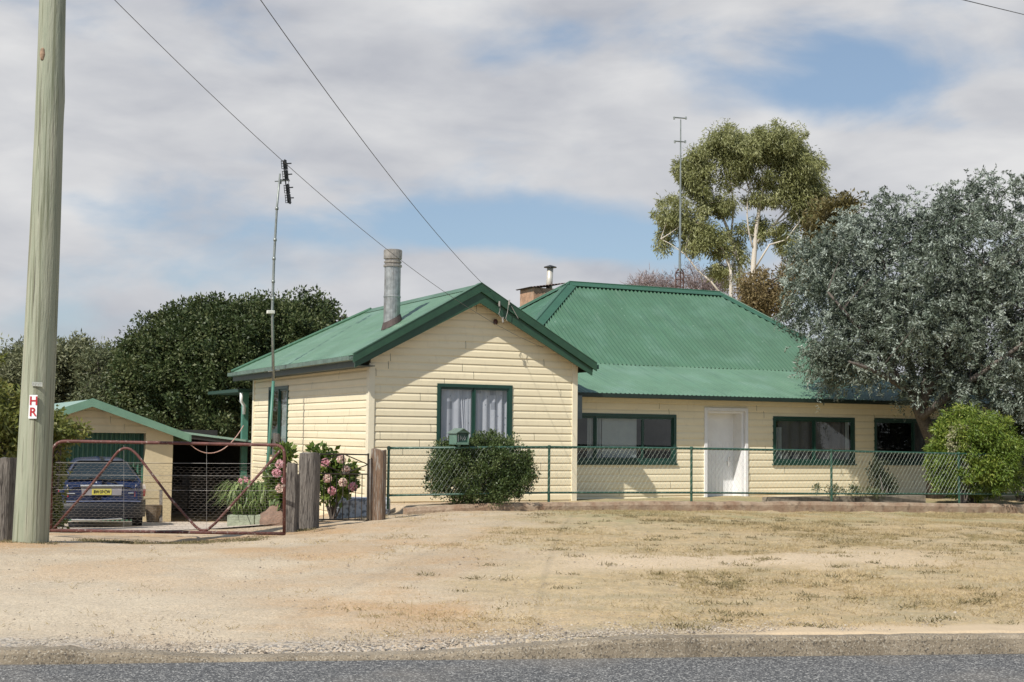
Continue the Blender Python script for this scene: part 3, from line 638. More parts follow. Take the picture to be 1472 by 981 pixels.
tp_ = MB('W'); tp_.tube([gp(531.5, 660), gp(531, 752)], .022, 8); tp_.build('gate_stile', mat('grey_pipe', (.25, .22, .19), .6, vary=.3, scale=12), pg, smooth=True)
# ---- farm gate
GL = wy(74, 762, 19.5); GR = wy(409, 768, 19.35); gn = np.cross(GR - GL, (0, 0, 1.0))
fp = lambda x, y: hit(x, y, gn, gn @ GL, 'W')
fg = thing('farm_gate', 'rusty tubular steel farm gate with wire netting across the driveway', 'gate', (GR[0], GR[1], -1.5), 'W')
f_ = MB('W')
ol = [fp(73, 764), fp(73.5, 665)] + bez([fp(73.5, 660), fp(73.5, 634), fp(95, 634.5)], 8) + [fp(240, 637), fp(390, 640)] + bez([fp(395, 640), fp(409, 640), fp(409, 655)], 8) + [fp(408.5, 768)]
f_.tube(ol, .0235, 10); f_.tube([fp(72, 762.5), fp(240, 765), fp(410, 767.5)], .0235, 10); fg_o = f_.build('frame', RUST, fg, smooth=True)
f2 = MB('W')
pth = [fp(78, 759), fp(120, 711), fp(160, 662)] + bez([fp(165, 655), fp(180, 634), fp(198, 655)], 8) + [fp(205, 664), fp(245, 717), fp(278, 754)] + bez([fp(281, 757), fp(293, 769), fp(304, 757)], 8) + [fp(310, 752), fp(355, 702), fp(403, 648)]
f2.tube(pth, .019, 8); f2.build('brace', RUST, fg, smooth=True)
nt_ = MB('W')     # hexagonal netting
gx = (GR - GL); gl = np.linalg.norm(gx); gx = gx / gl; gnn = gn / np.linalg.norm(gn)
zb0 = fp(90, 763)[2]; hx = .088; hz = .05
W_net = gl - .05
zlim = lambda s_: (fp(240, 666)[2] if True else 0)
nrow = int((zlim(0) - zb0) / (hz * .75 * 1.0)) ; rr_ = random.Random(4)
def NP(s_, z): return GL + gx * s_ - np.array([0, 0, GL[2]]) + np.array([0, 0, z]) + gnn * .028
for j in range(nrow):
    z = zb0 + j * hz * .75
    for i in range(int(W_net / hx)):
        s_ = .03 + i * hx + (j % 2) * hx / 2
        if s_ > W_net: continue
        zz_ = z + .02 * math.sin(s_ * 2.2) * (j / nrow)
        top_ = NP(s_, zz_ + hz * .5); a = NP(s_ - hx / 2, zz_ + hz * .25); b = NP(s_ + hx / 2, zz_ + hz * .25); c = NP(s_ - hx / 2, zz_ - hz * .25)
        for p_, q_ in ((top_, a), (top_, b), (a, c)): nt_.tube([p_, q_], .0011, 3, cap=False)
nt_.build('wire_netting', mat('dark_netting', (.22, .19, .16), .6, vary=.3), fg)
hw = MB('W')
for y in (666, 684, 705): hw.tube([fp(80, y - 1), fp(240, y), fp(406, y + 1)], .0022, 4)
for x in (297, 178): hw.tube([fp(x, 640), fp(x, 765)], .002, 4)
hw.build('strand_wire', WIRE, fg)
lw = MB('W'); lw.tube([wy(335, 632, 19.3), wy(337, 700, 19.3)], .003, 4)
# ================================================================== POWER POLE
pole = thing('power_pole', 'tall greenish treated timber power pole with a white HR plate', 'power pole', (-6.2, 17.5, -1.48), 'W')
pm = MB('W'); vs = []; nz = 60; ns = 28; r_ = random.Random(8)
for j in range(nz + 1):
    z = -1.75 + 11.8 * j / nz; rad = .226 - (z + 1.48) * .0080
    for i in range(ns):
        a = 2 * math.pi * i / ns
        k = 1 + .018 * math.sin(3 * a + z * .5) + .012 * math.sin(5 * a + 1 + z * .9)
        if abs(z - 4.4) < .35: k += .09 * math.exp(-((a - .1) ** 2) / .08) * (1 - abs(z - 4.4) / .35)
        if i == 19: k -= .03 * (math.sin(z * 1.7) > -.2)
        vs.append((-6.2 + .03 * math.sin(z * .45) + math.cos(a) * rad * k, 17.5 + math.sin(a) * rad * k, z))
pm.add(vs, [(j * ns + i, j * ns + (i + 1) % ns, (j + 1) * ns + (i + 1) % ns, (j + 1) * ns + i) for j in range(nz) for i in range(ns)] + [tuple(nz * ns + i for i in range(ns))])
POLE = mat('treated_pole', (.25, .275, .195), .8, col2=(.36, .365, .275), scale=3.0, stretch=(2.5, 2.5, .35), bump=.4, bscale=18, ramp=(.3, .7),
           extra=chain(over((.14, .15, .09), 5.0, .55, .62, .8, stretch=(2.2, 2.2, .22)), over((.08, .07, .05), 7, .61, .64, .9, stretch=(3.5, 3.5, .18)), over((.46, .44, .34), 3, .56, .75, .5, stretch=(1.5, 1.5, .4)), over((.23, .19, .12), 1.5, .5, .8, .35)))
pm.build('shaft', POLE, pole, smooth=True)
kn = MB('W'); kp = wy(61, 78, 17.5 - .17); kn.lathe((kp[0], 17.5 - .155, kp[2]), [(.0, -.09), (.028, -.07), (.04, 0), (.03, .07), (0, .1)], 12); kn.build('knot', mat('knot_wood', (.30, .20, .13), .9, vary=.4, scale=20), pole)
ps = MB('W'); yp = 17.5 - .232
A = wy(42.5, 568, yp); B = wy(54, 568, yp); C = wy(52.5, 602, yp); D = wy(40.5, 602, yp)
ps.prism([A, B, C, D], (0, .006, 0)); pso = ps.build('letter_plate', mat('white_enamel', (.82, .82, .82), .35, vary=.03), pole)
def text(s_, size, loc, parent, m, ext=.002, roty=0, name='lettering', rz=0.0, sx=1.0):
    cu = bpy.data.curves.new(name, 'FONT'); cu.body = s_; cu.size = size; cu.extrude = ext; cu.align_x = 'CENTER'; cu.align_y = 'CENTER'; cu.offset = size * .018
    o = bpy.data.objects.new(name, cu); COL.objects.link(o); cu.materials.append(m); b = parent['_b']; o.parent = parent
    p = np.array(loc, float) + (0, 0, EYE) - np.array(b[:3]); c, s2 = math.cos(-b[3]), math.sin(-b[3])
    me = bpy.data.meshes.new_from_object(o); me.name = name; o2 = bpy.data.objects.new(name, me); COL.objects.link(o2); o2.parent = parent; bpy.data.objects.remove(o); bpy.data.curves.remove(cu); o = o2
    o.location = (p[0] * c - p[1] * s2, p[0] * s2 + p[1] * c, p[2]); o.rotation_euler = (math.pi / 2, roty, rz - b[3]); o.scale = (sx, 1, 1); return o
RED = mat('red_lettering', (.45, .02, .03), .4)
text('H', .155, wy(48.3, 577, yp - .003), pso, RED, roty=0); text('R', .155, wy(47.2, 593, yp - .003), pso, RED)
pt = MB('W'); A = wy(46, 549, yp); B = wy(61, 550, yp); pt.prism([A, B, wy(61, 556, yp), wy(45.5, 555, yp)], (0, .006, 0)); pto = pt.build('number_tag', mat('zinc_tag', (.42, .43, .38), .45, metal=.4, vary=.2, scale=30), pole)
em = MB('W')
for i in range(6):
    x = 47.3 + i * 2.1; em.tube([wy(x, 550.8, yp - .002), wy(x + (.7 if i % 2 else -.4), 554, yp - .002)], .0035, 4)
em.build('embossed_marks', mat('zinc_light', (.6, .6, .55), .4, metal=.4), pto)
# ---- overhead wires
def wire(name, E, B, sag, rad, label, n=60, m=None):
    t = np.linspace(0, 1, n)[:, None]; E = np.array(E, float); B = np.array(B, float); P = E + (B - E) * t; P[:, 2] -= sag * 4 * (t * (1 - t))[:, 0]
    mb = MB('W'); mb.tube(P, rad, 6); return tag(mb.build(name, m or mat('wire_black', (.03, .03, .032), .5), None, loc=E, smooth=True), label, 'wire')
eA = HW(onv(706, 420, 23.55)); eB = HW(onv(781, 500, 23.88))
wire('service_cable', eA, (-4.924, -3.9, 7.647), .85, .0046, 'thick black service cable running from the gable barge up across the sky')
wire('phone_wire', eB, (-8.727, -3.0, 10.43), 1.796, .0036, 'thin grey wire running past the aerial and flue to the gable wall', m=mat('wire_grey', (.09, .09, .09), .5))
a_ = wy(1372, -3, 22); b_ = wy(1500, 28, 30); wire('overhead_wire', b_, a_ + (a_ - b_) * 1.2, .0, .008, 'short length of thin wire crossing the top right corner of the sky')
# ================================================================== AERIAL MASTS
MG = mat('mast_steel', (.26, .28, .26), .45, metal=.5, vary=.2)
mst = thing('tv_aerial_mast', 'tall thin leaning mast with black TV aerial on top, beside the side window', 'aerial', onv(385, 700, 27.6))
VM = 27.6; mp_ = lambda x, y: onv(x, y, VM)
m_ = MB(); m_.tube([mp_(381, 712), mp_(387, 640), mp_(393, 548)], .034, 8); m_.build('lower_pole', TEAL, mst, smooth=True)
m_ = MB(); m_.tube([mp_(393, 550), mp_(391.5, 445), mp_(394, 370), mp_(398, 300), mp_(402.5, 250)], [.032, .03, .028, .024, .02], 8)
for y in (430, 405, 372, 345, 300):
    x = np.interp(y, [250, 300, 370, 445, 550], [402.5, 398, 394, 391.5, 393]); q = mp_(x, y); m_.lathe(q, [(.036, -.03), (.038, 0), (.036, .03)], 8)
m_.build('upper_pole', MG, mst, smooth=True)
bx = MB(); q = mp_(390.5, 449); bx.box(q - (.10, .05, .035), q + (.06, .05, .035)); bx.build('junction_box', mat('offwhite_plastic', (.6, .6, .52), .5), mst, bevel=.01)
bk = MB(); q = mp_(393, 533); bk.tube([q - (.12, .05, .02), q + (.14, .05, .02)], .02, 6); bk.build('bracket', MG, mst); bk = MB(); q2 = mp_(402, 261); bk.tube([mp_(395, 261), mp_(414, 260)], .012, 6); bk.box(mp_(401, 264), mp_(405, 258) + (0, .05, 0)); bk.build('bracket', MG, mst)
an = MB()
def ap(x, y, o=0): return onv(x, y, VM - .08 - o)
# boom with reflector ladder (left) and bow-tie panels, four bays
an.tube([ap(407, 231), ap(414, 292)], .014, 6)
for k in range(4):
    yc = [237, 252, 272, 286][k]; xc = 408 + (yc - 231) * .115
    for j in range(4):
        y = yc - 5 + j * 3.6; x = 408 + (y - 231) * .115
        an.tube([ap(x - 4.5, y, .05), ap(x + .5, y, .05)], .007, 4); an.beam(ap(x, y - 1.3), ap(x + 3.2, y + .6), .035, .05)
    an.tube([ap(xc - 4.5, yc - 6, .05), ap(xc - 3.6, yc + 6, .05)], .007, 4); an.beam(ap(xc + 1.2, yc - 6), ap(xc + 2.2, yc + 6), .045, .05)
an.build('aerial_panel', BLACK, mst)
ad = MB(); ad.tube([ap(413, 236, .1), ap(417, 292, .1)], .006, 4)
for y in (235.5, 251, 270, 285):
    x = 415 + (y - 235) * .07; ad.tube([ap(x - 3, y, .1), ap(x + 3.8, y - .4, .1)], .014, 6)
ad.tube([ap(405, 259, .1), ap(415.5, 258.5, .1), ap(416, 261, .1)], .012, 6)
ad.build('dipole_arm', BLACK, mst)
m2 = thing('radio_mast', 'thin guyed mast with two crossbars and a lattice base rising behind the long roof', 'aerial', onv(977, 415, 36))
q_ = lambda x, y: onv(x, y, 36)
mm = MB(); mm.tube([q_(977, 390), q_(978, 300), q_(978.5, 172)], [.04, .032, .018], 6); mm.build('pole', MG, m2)
for y, a, b in ((170, 968, 987), (204, 969, 986)):
    cc = MB(); cc.tube([q_(a, y - 1), q_(b, y + .5)], .022, 6); cc.tube([q_(a + 1, y - 2), q_(a + 1, y + 2)], .03, 5); cc.tube([q_(b - 1, y - 2), q_(b - 1, y + 2)], .03, 5); cc.build('crossbar', MG, m2)
lt = MB(); RL = mat('rust_lattice', (.09, .045, .035), .8, vary=.3)
for dx, dv_ in ((-5.5, 0), (5.5, 0), (1, .25)):
    lt.tube([onv(977 + dx, 520, 36 + dv_), onv(977 + dx, 392, 36 + dv_), onv(977.5, 385, 36)], .022, 5)
for y in (392, 402, 412, 422): lt.tube([q_(971.5, y), q_(982.5, y + 1)], .016, 5)
lt.tube([q_(971.5, 392), q_(982.5, 403)], .012, 4); lt.tube([q_(982.5, 403), q_(971.5, 413)], .012, 4); lt.build('lattice_base', RL, m2)
# ================================================================== CAR
cb_ = wy(149, 757, 26.6); cz = float(gz(cb_[0], 27.2)[0])
car = thing('parked_car', 'dark blue hatchback parked facing the garage, seen from behind through the gate', 'car', (cb_[0] + .0, 26.4, cz), 'W')
CYAW = R(20); CO = np.array([cb_[0], 26.4, cz]); CX = np.array([math.cos(CYAW), math.sin(CYAW), 0]); CYv = np.array([-math.sin(CYAW), math.cos(CYAW), 0])
cw = lambda x, y, z: CO + CX * x + CYv * y + np.array([0, 0, z])
BLUE = mat('blue_car_paint', (.010, .020, .062), .25, vary=.06, spec=.6, extra=over((.04, .05, .09), 3, .55, .8, .4))
DPL = mat('dark_bumper', (.009, .010, .014), .5)
secs_ = []   # y, [half outline x,z]
def sec(y, wdt, zb1, belt, roofw, roofz, mid=.6): return [(y, 0, zb1), (y, wdt * .86, zb1), (y, wdt * .97, zb1 + .12), (y, wdt, mid), (y, wdt * .97, belt - .06), (y, wdt * .93, belt), (y, (wdt * .93 + roofw) / 2 + .015, (belt + roofz) / 2), (y, roofw, roofz - .05), (y, roofw * .86, roofz - .008), (y, 0, roofz)]
S_ = [sec(0, .70, .34, .84, .60, .86, .5), sec(.02, .79, .26, .93, .70, .96, .55), sec(.12, .825, .20, .95, .70, 1.0), sec(.30, .83, .20, .95, .58, 1.19), sec(.50, .835, .2, .95, .50, 1.35), sec(.8, .835, .2, .94, .49, 1.40), sec(1.8, .84, .2, .92, .50, 1.42), sec(2.3, .84, .2, .91, .50, 1.38), sec(3.0, .84, .2, .90, .66, .98), sec(3.5, .82, .2, .84, .65, .88), sec(3.95, .78, .22, .72, .6, .76), sec(4.1, .68, .3, .6, .5, .66, .5)]
body = MB('W')
for sg in (1, -1):
    vs = [cw(sg * x, y, z) for s_ in S_ for (y, x, z) in s_]; m10 = 10
    body.add(vs, [(j * m10 + i, j * m10 + i + 1, (j + 1) * m10 + i + 1, (j + 1) * m10 + i) for j in range(len(S_) - 1) for i in range(m10 - 1)] + [tuple(range(m10)), tuple((len(S_) - 1) * m10 + i for i in range(m10))])
bo_ = body.build('body', BLUE, car, smooth=False, bevel=0)
sb = bo_.modifiers.new('weld', 'WELD'); sb.merge_threshold = .002; sb = bo_.modifiers.new('sub', 'SUBSURF'); sb.levels = sb.render_levels = 2
bo_.data.polygons.foreach_set('use_smooth', np.ones(len(bo_.data.polygons), bool))
CG = mat('car_glass', (.016, .024, .026), .08, vary=.1, spec=.8)
rw = MB('W'); rw.add([cw(-.66, .05, 1.0), cw(.66, .05, 1.0), cw(.66, .08, 1.03), cw(.47, .40, 1.31), cw(.42, .43, 1.34), cw(-.42, .43, 1.34), cw(-.47, .40, 1.31), cw(-.66, .08, 1.03)], [tuple(range(8))]); rwo = rw.build('rear_window', CG, car)
rs = MB('W'); pts = [cw(-.67, .04, .995), cw(.67, .04, .995), cw(.485, .39, 1.325), cw(.42, .42, 1.35), cw(-.42, .42, 1.35), cw(-.485, .39, 1.325), cw(-.67, .04, .995)]; rs.tube(pts, .014, 5); rs.build('seal', BLACK, rwo)
for sg in (1, -1):
    sw = MB('W'); sw.add([cw(sg * .80, .55, .97), cw(sg * .81, 2.75, .95), cw(sg * .60, 2.35, 1.29), cw(sg * .585, .85, 1.31), cw(sg * .61, .68, 1.26)], [(0, 1, 2, 3, 4)]); sw.build('side_window', CG, car)
    tl = MB('W'); tl.prism([cw(sg * .62, -.01, .66), cw(sg * .835, .10, .66), cw(sg * .845, .12, .80), cw(sg * .63, .0, .80)], CYv * .06); tlo = tl.build('tail_light', mat('red_lens', (.36, .015, .02), .25, spec=.7), car)
    t2 = MB('W'); t2.prism([cw(sg * .63, -.005, .803), cw(sg * .845, .115, .803), cw(sg * .835, .12, .895), cw(sg * .64, .01, .895)], CYv * .06); t2.build('reverse_lens', mat('white_lens', (.75, .68, .62), .3), tlo)
    t3 = MB('W'); t3.prism([cw(sg * .85, .13, .70), cw(sg * .862, .30, .72), cw(sg * .862, .30, .78), cw(sg * .85, .13, .78)], CX * sg * .004); t3.build('side_marker', mat('amber_lens', (.6, .2, .03), .3), tlo)
pn = MB('W'); pn.prism([cw(-.37, -.018, .69), cw(.37, -.018, .69), cw(.385, -.004, .86), cw(-.385, -.004, .86)], CYv * .03); pno = pn.build('plate_panel', mat('grey_plate_panel', (.27, .25, .26), .45), car)
pb = MB('W'); pb.tube([cw(-.40, -.02, .875), cw(.40, -.02, .875)], .019, 8); pb.build('handle_bar', mat('silver_trim', (.6, .6, .58), .35, metal=.5), pno)
np_ = MB('W'); np_.prism([cw(-.185, -.026, .70), cw(.185, -.026, .70), cw(.185, -.016, .815), cw(-.185, -.016, .815)], CYv * .005); npo = np_.build('number_plate', mat('yellow_plate', (.60, .52, .09), .4, vary=.03), car)
text('BW·37·CW', .088, cw(0, -.028, .757), npo, BLACK, ext=.001, rz=CYAW, sx=.72)
bmp = MB('W'); vs = []
for x, yy in ((-.86, .45), (-.85, .12), (-.74, -.03), (-.4, -.075), (0, -.085), (.4, -.075), (.74, -.03), (.85, .12), (.86, .45)): vs += [cw(x, yy, .26), cw(x, yy - .02, .40), cw(x, yy - .01, .56), cw(x, yy + .05, .60)]
bmp.add(vs, [(4 * i + j, 4 * i + j + 1, 4 * i + j + 5, 4 * i + j + 4) for i in range(8) for j in range(3)]); bmo = bmp.build('bumper', DPL, car, smooth=True)
bs = MB('W'); bs.tube([cw(-.74, -.045, .565), cw(-.4, -.09, .575), cw(0, -.1, .575), cw(.4, -.09, .575), cw(.74, -.045, .565)], .016, 6); bs.build('bumper_strip', mat('blue_grey_strip', (.10, .12, .2), .4), bmo)
wp = MB('W'); wp.tube([cw(.10, .02, .985), cw(.28, .0, .93)], .016, 5); wp.tube([cw(.10, .02, .99), cw(-.25, .06, 1.03)], .009, 5); wp.build('wiper', BLACK, car)
ex = MB('W'); ex.tube([cw(-.55, -.05, .22), cw(-.1, -.05, .215), cw(.4, -.05, .235)], .018, 6); ex.build('tow_bar', mat('silver_trim', ()), car)
bd = MB('W'); bd.tube([cw(.50, -.012, .73), cw(.60, -.01, .73)], .009, 5); bd.build('badge', mat('silver_trim', ()), car); bd = MB('W'); bd.tube([cw(-.65, -.01, .725), cw(-.5, -.012, .725)], .009, 5); bd.build('badge', mat('silver_trim', ()), car)
for sg in (1, -1):
    for y_ in (.72, 3.3):
        t_ = MB('W'); t_.tube([cw(sg * .83, y_, .29), cw(sg * .66, y_, .29)], .29, 24); to_ = t_.build('wheel', mat('tyre_rubber', (.02, .02, .02), .85), car)
        t_ = MB('W'); t_.tube([cw(sg * .838, y_, .29), cw(sg * .80, y_, .29)], .18, 20); t_.build('rim', mat('silver_trim', ()), to_)
sd = MB('W')
for x in (-.3, .3): sd.box(cw(x, 1.3, 1.0) - (.2, .05, .1), cw(x, 1.3, 1.0) + (.2, .05, .2))
# leaning sticks and pot by the garage pier
bn = MB(); q = onv(225, 750, 31.3)
bn.lathe((q[0] - .1, 31.2, -2.12), [(.14, 0), (.19, .38), (.2, .4)], 14); tag(bn.build('plant_pot', mat('brown_pot', (.16, .12, .08), .85, vary=.3, scale=14), None, loc=(q[0] - .1, 31.2, -2.12)), 'brown pot standing against the cream garage pier', 'pot')
st = MB(); st.beam((q[0] + .05, 31.05, -2.1), (q[0] + .12, 31.5, -1.40), .07, .04); tag(st.build('timber_offcut', OLDW, None, loc=(q[0] + .05, 31.1, -2.1)), 'short timber offcut leaning on the garage pier', 'timber')
# ================================================================== LETTERBOX
lb0 = hit(660, 641, (.05, 1, 0), FD - .0)
lb = thing('letterbox', 'small green house-shaped letterbox on top of the fence rail', 'letterbox', lb0)
LBG = mat('letterbox_green', (.12, .21, .16), .5, vary=.1)
uc, vc, zc = lb0[0] - .02, lb0[1], lb0[2] + .03
_B = MB.build
def _sb(self, *a, **k):      # the letterbox is drawn a little large: bring it to its real size about its foot
    c0 = np.array([uc, vc, zc]); self.V = [c0 + (v - c0) * .86 for v in self.V]; return _B(self, *a, **k)
MB.build = _sb
l_ = MB(); l_.box((uc - .11, vc - .16, zc), (uc + .17, vc - .14, zc + .035)); l_.box((uc - .11, vc - .16, zc), (uc - .095, vc + .22, zc + .23)); l_.box((uc + .155, vc - .16, zc), (uc + .17, vc + .22, zc + .23)); l_.box((uc - .11, vc + .2, zc), (uc + .17, vc + .22, zc + .23)); l_.box((uc - .11, vc - .16, zc - .01), (uc + .17, vc + .22, zc + .005))
l_.prism([(uc - .11, vc - .16, zc + .23), (uc + .17, vc - .16, zc + .23), (uc + .03, vc - .16, zc + .31)], (0, .015, 0)); l_.build('box', LBG, lb)
l_ = MB(); l_.box((uc - .092, vc - .12, zc + .01), (uc + .15, vc - .11, zc + .22)); lf = l_.build('front_door', mat('dark_green_panel', (.02, .06, .045), .4), lb)
l_ = MB(); l_.box((uc - .06, vc - .125, zc + .05), (uc - .045, vc - .121, zc + .19))
for i in range(5): l_.beam((uc - .01 + i * .025, vc - .124, zc + .08 + .02 * (i % 2)), (uc + .0 + i * .03, vc - .124, zc + .17 - .02 * (i % 3)), .008, .004, (0, 1, 0))
l_.build('painted_number', mat('faded_white', (.5, .52, .5), .5), lf)
l_ = MB()
for sg in (-1, 1): l_.prism([(uc + .03, vc - .21, zc + .325), (uc + .03 + sg * .165, vc - .19, zc + .222), (uc + .03 + sg * .165, vc - .19, zc + .21), (uc + .03, vc - .21, zc + .31)], (0, .48, 0))
l_.build('roof', mat('letterbox_roof', (.13, .18, .15), .5, vary=.2, scale=20), lb)
l_ = MB(); l_.box((uc - .01, vc - .02, zc - .1), (uc + .05, vc + .04, zc)); l_.build('post', LBG, lb)
MB.build = _B
# ================================================================== small yard objects
wb = MB('W'); a = wy(478, 742, 23.6); b = wy(533, 742, 23.6); gzv = float(gz((a[0] + b[0]) / 2, 23.6)[0]); ztp = wy(500, 716, 23.6)[2]
wb.box((a[0], 23.6, gzv - .1), (b[0] + .3, 24.1, ztp)); bo3 = wb.build('whitewashed_block', mat('whitewash', (.62, .63, .66), .85, vary=.15, scale=5, bump=.5, bscale=20, extra=over((.10, .11, .12), 12, .5, .6, .75)), None, loc=(a[0], 23.6, gzv), bevel=.05)
tag(bo3, 'long whitewashed concrete block behind the small iron gate', 'block')
def blockbox(px0, px1, y0, y1, Y, d, m, name, label, cat):
    a = wy(px0, y1, Y); b = wy(px1, y1, Y); zt__ = wy(px0, y0, Y)[2]; g_ = float(gz((a[0] + b[0]) / 2, Y)[0])
    mb = MB('W'); mb.box((a[0], Y, min(g_, a[2]) - .1), (b[0], Y + d, zt__)); return tag(mb.build(name, m, None, loc=(a[0], Y, g_), bevel=.012), label, cat)
CB = mat('mossy_concrete_block', (.30, .33, .24), .9, vary=.2, scale=9, bump=.6)
blockbox(326, 365, 741, 761, 23.0, .3, CB, 'concrete_block', 'long grey-green concrete block under the strappy plant', 'block')
blockbox(366, 381, 741, 762, 22.8, .3, CB, 'concrete_block', 'short concrete block right of the strappy plant', 'block')
rk_ = MB('W'); cq = wy(397, 752, 22.5); g_ = float(gz(cq[0], 22.5)[0])
vs = []; rr2 = random.Random(5)
for j in range(7):
    for i in range(12):
        ph = math.pi * j / 12; a = 2 * math.pi * i / 12; k = 1 + rr2.uniform(-.12, .12)
        vs.append((cq[0] + .02 + math.cos(a) * math.cos(ph) * .32 * k, 22.6 + math.sin(a) * math.cos(ph) * .28 * k, g_ - .05 + math.sin(ph) * .42 * k))
rk_.add(vs, [(j * 12 + i, j * 12 + (i + 1) % 12, (j + 1) * 12 + (i + 1) % 12, (j + 1) * 12 + i) for j in range(6) for i in range(12)])
tag(rk_.build('garden_rock', mat('brown_rock', (.22, .14, .10), .9, vary=.25, scale=6, bump=.8), None, loc=(cq[0], 22.6, g_), smooth=True), 'rounded brown rock beside the right end of the rusty gate', 'rock')
# ================================================================== GROUND, ROAD, KERB
def axis(parts):
    out = []
    for a, b, st in parts: out += list(np.arange(a, b, st))
    return np.array(out)
gxs = axis([(-160, -40, 12), (-40, -14, 2), (-14, -9, .5), (-9, 13, .11), (13, 20, .6), (20, 60, 4), (60, 181, 12)])
gys = axis([(-40, 0, 8), (0, 8, 1), (8, 8.6, .2), (8.6, 12, .05), (12, 26, .12), (26, 34, .3), (34, 60, 2), (60, 420, 20)])
GX, GY = np.meshgrid(gxs, gys)
Z = gz(GX, GY)
ru = np.random.default_rng(5)
def vnoise(x, y, s, seed=0):      # value noise
    r_ = np.random.default_rng(seed); T = r_.random((64, 64)); xi = x / s; yi = y / s; x0 = np.floor(xi).astype(int); y0 = np.floor(yi).astype(int)
    fx = xi - x0; fy = yi - y0; fx = fx * fx * (3 - 2 * fx); fy = fy * fy * (3 - 2 * fy); g = lambda a, b: T[a % 64, b % 64]
    return (g(x0, y0) * (1 - fx) + g(x0 + 1, y0) * fx) * (1 - fy) + (g(x0, y0 + 1) * (1 - fx) + g(x0 + 1, y0 + 1) * fx) * fy
near = (GY - edge_y(GX) > .08) & (GY < 40)
Z = Z + near * ((vnoise(GX, GY, .9, 1) - .5) * .03 + (vnoise(GX, GY, .28, 2) - .5) * .022 + (vnoise(GX, GY, .12, 3) - .5) * .012)
lip = 0 * np.exp(-((GY - edge_y(GX) - .22) / .16) ** 2) * (GX < -.8)
Z = Z + lip * ((vnoise(GX, GY, .12, 4) - .45) * .06) 
nx, ny = len(gxs), len(gys)
gm_ = MB('W'); gm_.V = [np.c_[GX.ravel(), GY.ravel(), Z.ravel()]]; gm_.n = nx * ny
gm_.F = [(j * nx + i, j * nx + i + 1, (j + 1) * nx + i + 1, (j + 1) * nx + i) for j in range(ny - 1) for i in range(nx - 1)]
def groundmat():
    m = bpy.data.materials.new('dry_ground'); m.use_nodes = True; nt = m.node_tree; N = nt.nodes; L = nt.links; b = N['Principled BSDF']
    b.inputs['Roughness'].default_value = .95; b.inputs['Specular IOR Level'].default_value = .15
    tc = N.new('ShaderNodeTexCoord'); sx = N.new('ShaderNodeSeparateXYZ'); L.new(tc.outputs['Object'], sx.inputs[0])
    def noise(sc, det=5, st=(1, 1, 1), rough=.6, off=(0, 0, 0)):
        mp = N.new('ShaderNodeMapping'); mp.inputs['Scale'].default_value = st; mp.inputs['Location'].default_value = off; L.new(tc.outputs['Object'], mp.inputs[0])
        n = N.new('ShaderNodeTexNoise'); n.inputs['Scale'].default_value = sc; n.inputs['Detail'].default_value = det; n.inputs['Roughness'].default_value = rough; L.new(mp.outputs[0], n.inputs['Vector']); return n.outputs['Fac']
    def mr(v, a, b_, c=0, d=1):
        r = N.new('ShaderNodeMapRange'); r.interpolation_type = 'SMOOTHSTEP'; r.inputs[1].default_value = a; r.inputs[2].default_value = b_; r.inputs[3].default_value = c; r.inputs[4].default_value = d; L.new(v, r.inputs[0]); return r.outputs[0]
    def ma(op, a, b_):
        x = N.new('ShaderNodeMath'); x.operation = op
        for i, q in enumerate((a, b_)):
            if isinstance(q, (int, float)): x.inputs[i].default_value = q
            else: L.new(q, x.inputs[i])
        return x.outputs[0]
    def mix(f, a, b_):
        x = N.new('ShaderNodeMix'); x.data_type = 'RGBA'
        if isinstance(f, (int, float)): x.inputs['Factor'].default_value = f
        else: L.new(f, x.inputs['Factor'])
        for nm, q in (('A', a), ('B', b_)):
            if isinstance(q, tuple): x.inputs[nm].default_value = (*q, 1)
            else: L.new(q, x.inputs[nm])
        return x.outputs['Result']
    c = mix(mr(noise(.55, 6), .35, .65), (.45, .335, .215), (.55, .44, .305))                       # sand
    c = mix(ma('MULTIPLY', mr(noise(.45, 5, off=(3, 1, 0)), .46, .62), .7), c, (.46, .275, .125))             # orange sand
    # driveway gravel: paler and greyer to the left and towards the road
    gxm = mr(sx.outputs[0], -.5, -3.5); gym = mr(sx.outputs[1], 18, 12)
    c = mix(ma('MULTIPLY', ma('MULTIPLY', gxm, gym), .65), c, (.56, .475, .355))
    c = mix(ma('MULTIPLY', mr(noise(.5, 4, (1, 1.6, 1), off=(7, 2, 0)), .5, .62), .35), c, (.42, .36, .27))
    # dry grass to the right
    ed = ma('ADD', ma('MULTIPLY', sx.outputs[0], 1.0), ma('MULTIPLY', noise(.35, 4, off=(1, 9, 0)), 5.0))
    gm2 = mr(ed, 1.8, 3.6)
    gr1 = mix(mr(noise(9, 5, (1, .6, 1)), .4, .62), (.50, .375, .20), (.38, .285, .15))
    gr1 = mix(ma('MULTIPLY', mr(noise(1.6, 5, (1, 1.2, 1), off=(2, 5, 1)), .48, .62), .8), gr1, (.34, .275, .145))
    c = mix(ma('MULTIPLY', gm2, .8), c, gr1)
    # band of green-brown growth close to the fence on the right
    dd1 = ma('SUBTRACT', sx.outputs[1], ma('MULTIPLY', sx.outputs[0], .47))
    fm = ma('MULTIPLY', mr(dd1, 17.5, 22), mr(noise(1.1, 5, off=(6, 6, 2)), .40, .58)); c = mix(ma('MULTIPLY', ma('MULTIPLY', fm, mr(sx.outputs[0], -1.0, 2.0)), .6), c, (.24, .25, .11))
    # bare pale scrape through the grass
    px_ = ma('SUBTRACT', sx.outputs[1], ma('ADD', 14.8, ma('MULTIPLY', sx.outputs[0], .25)))
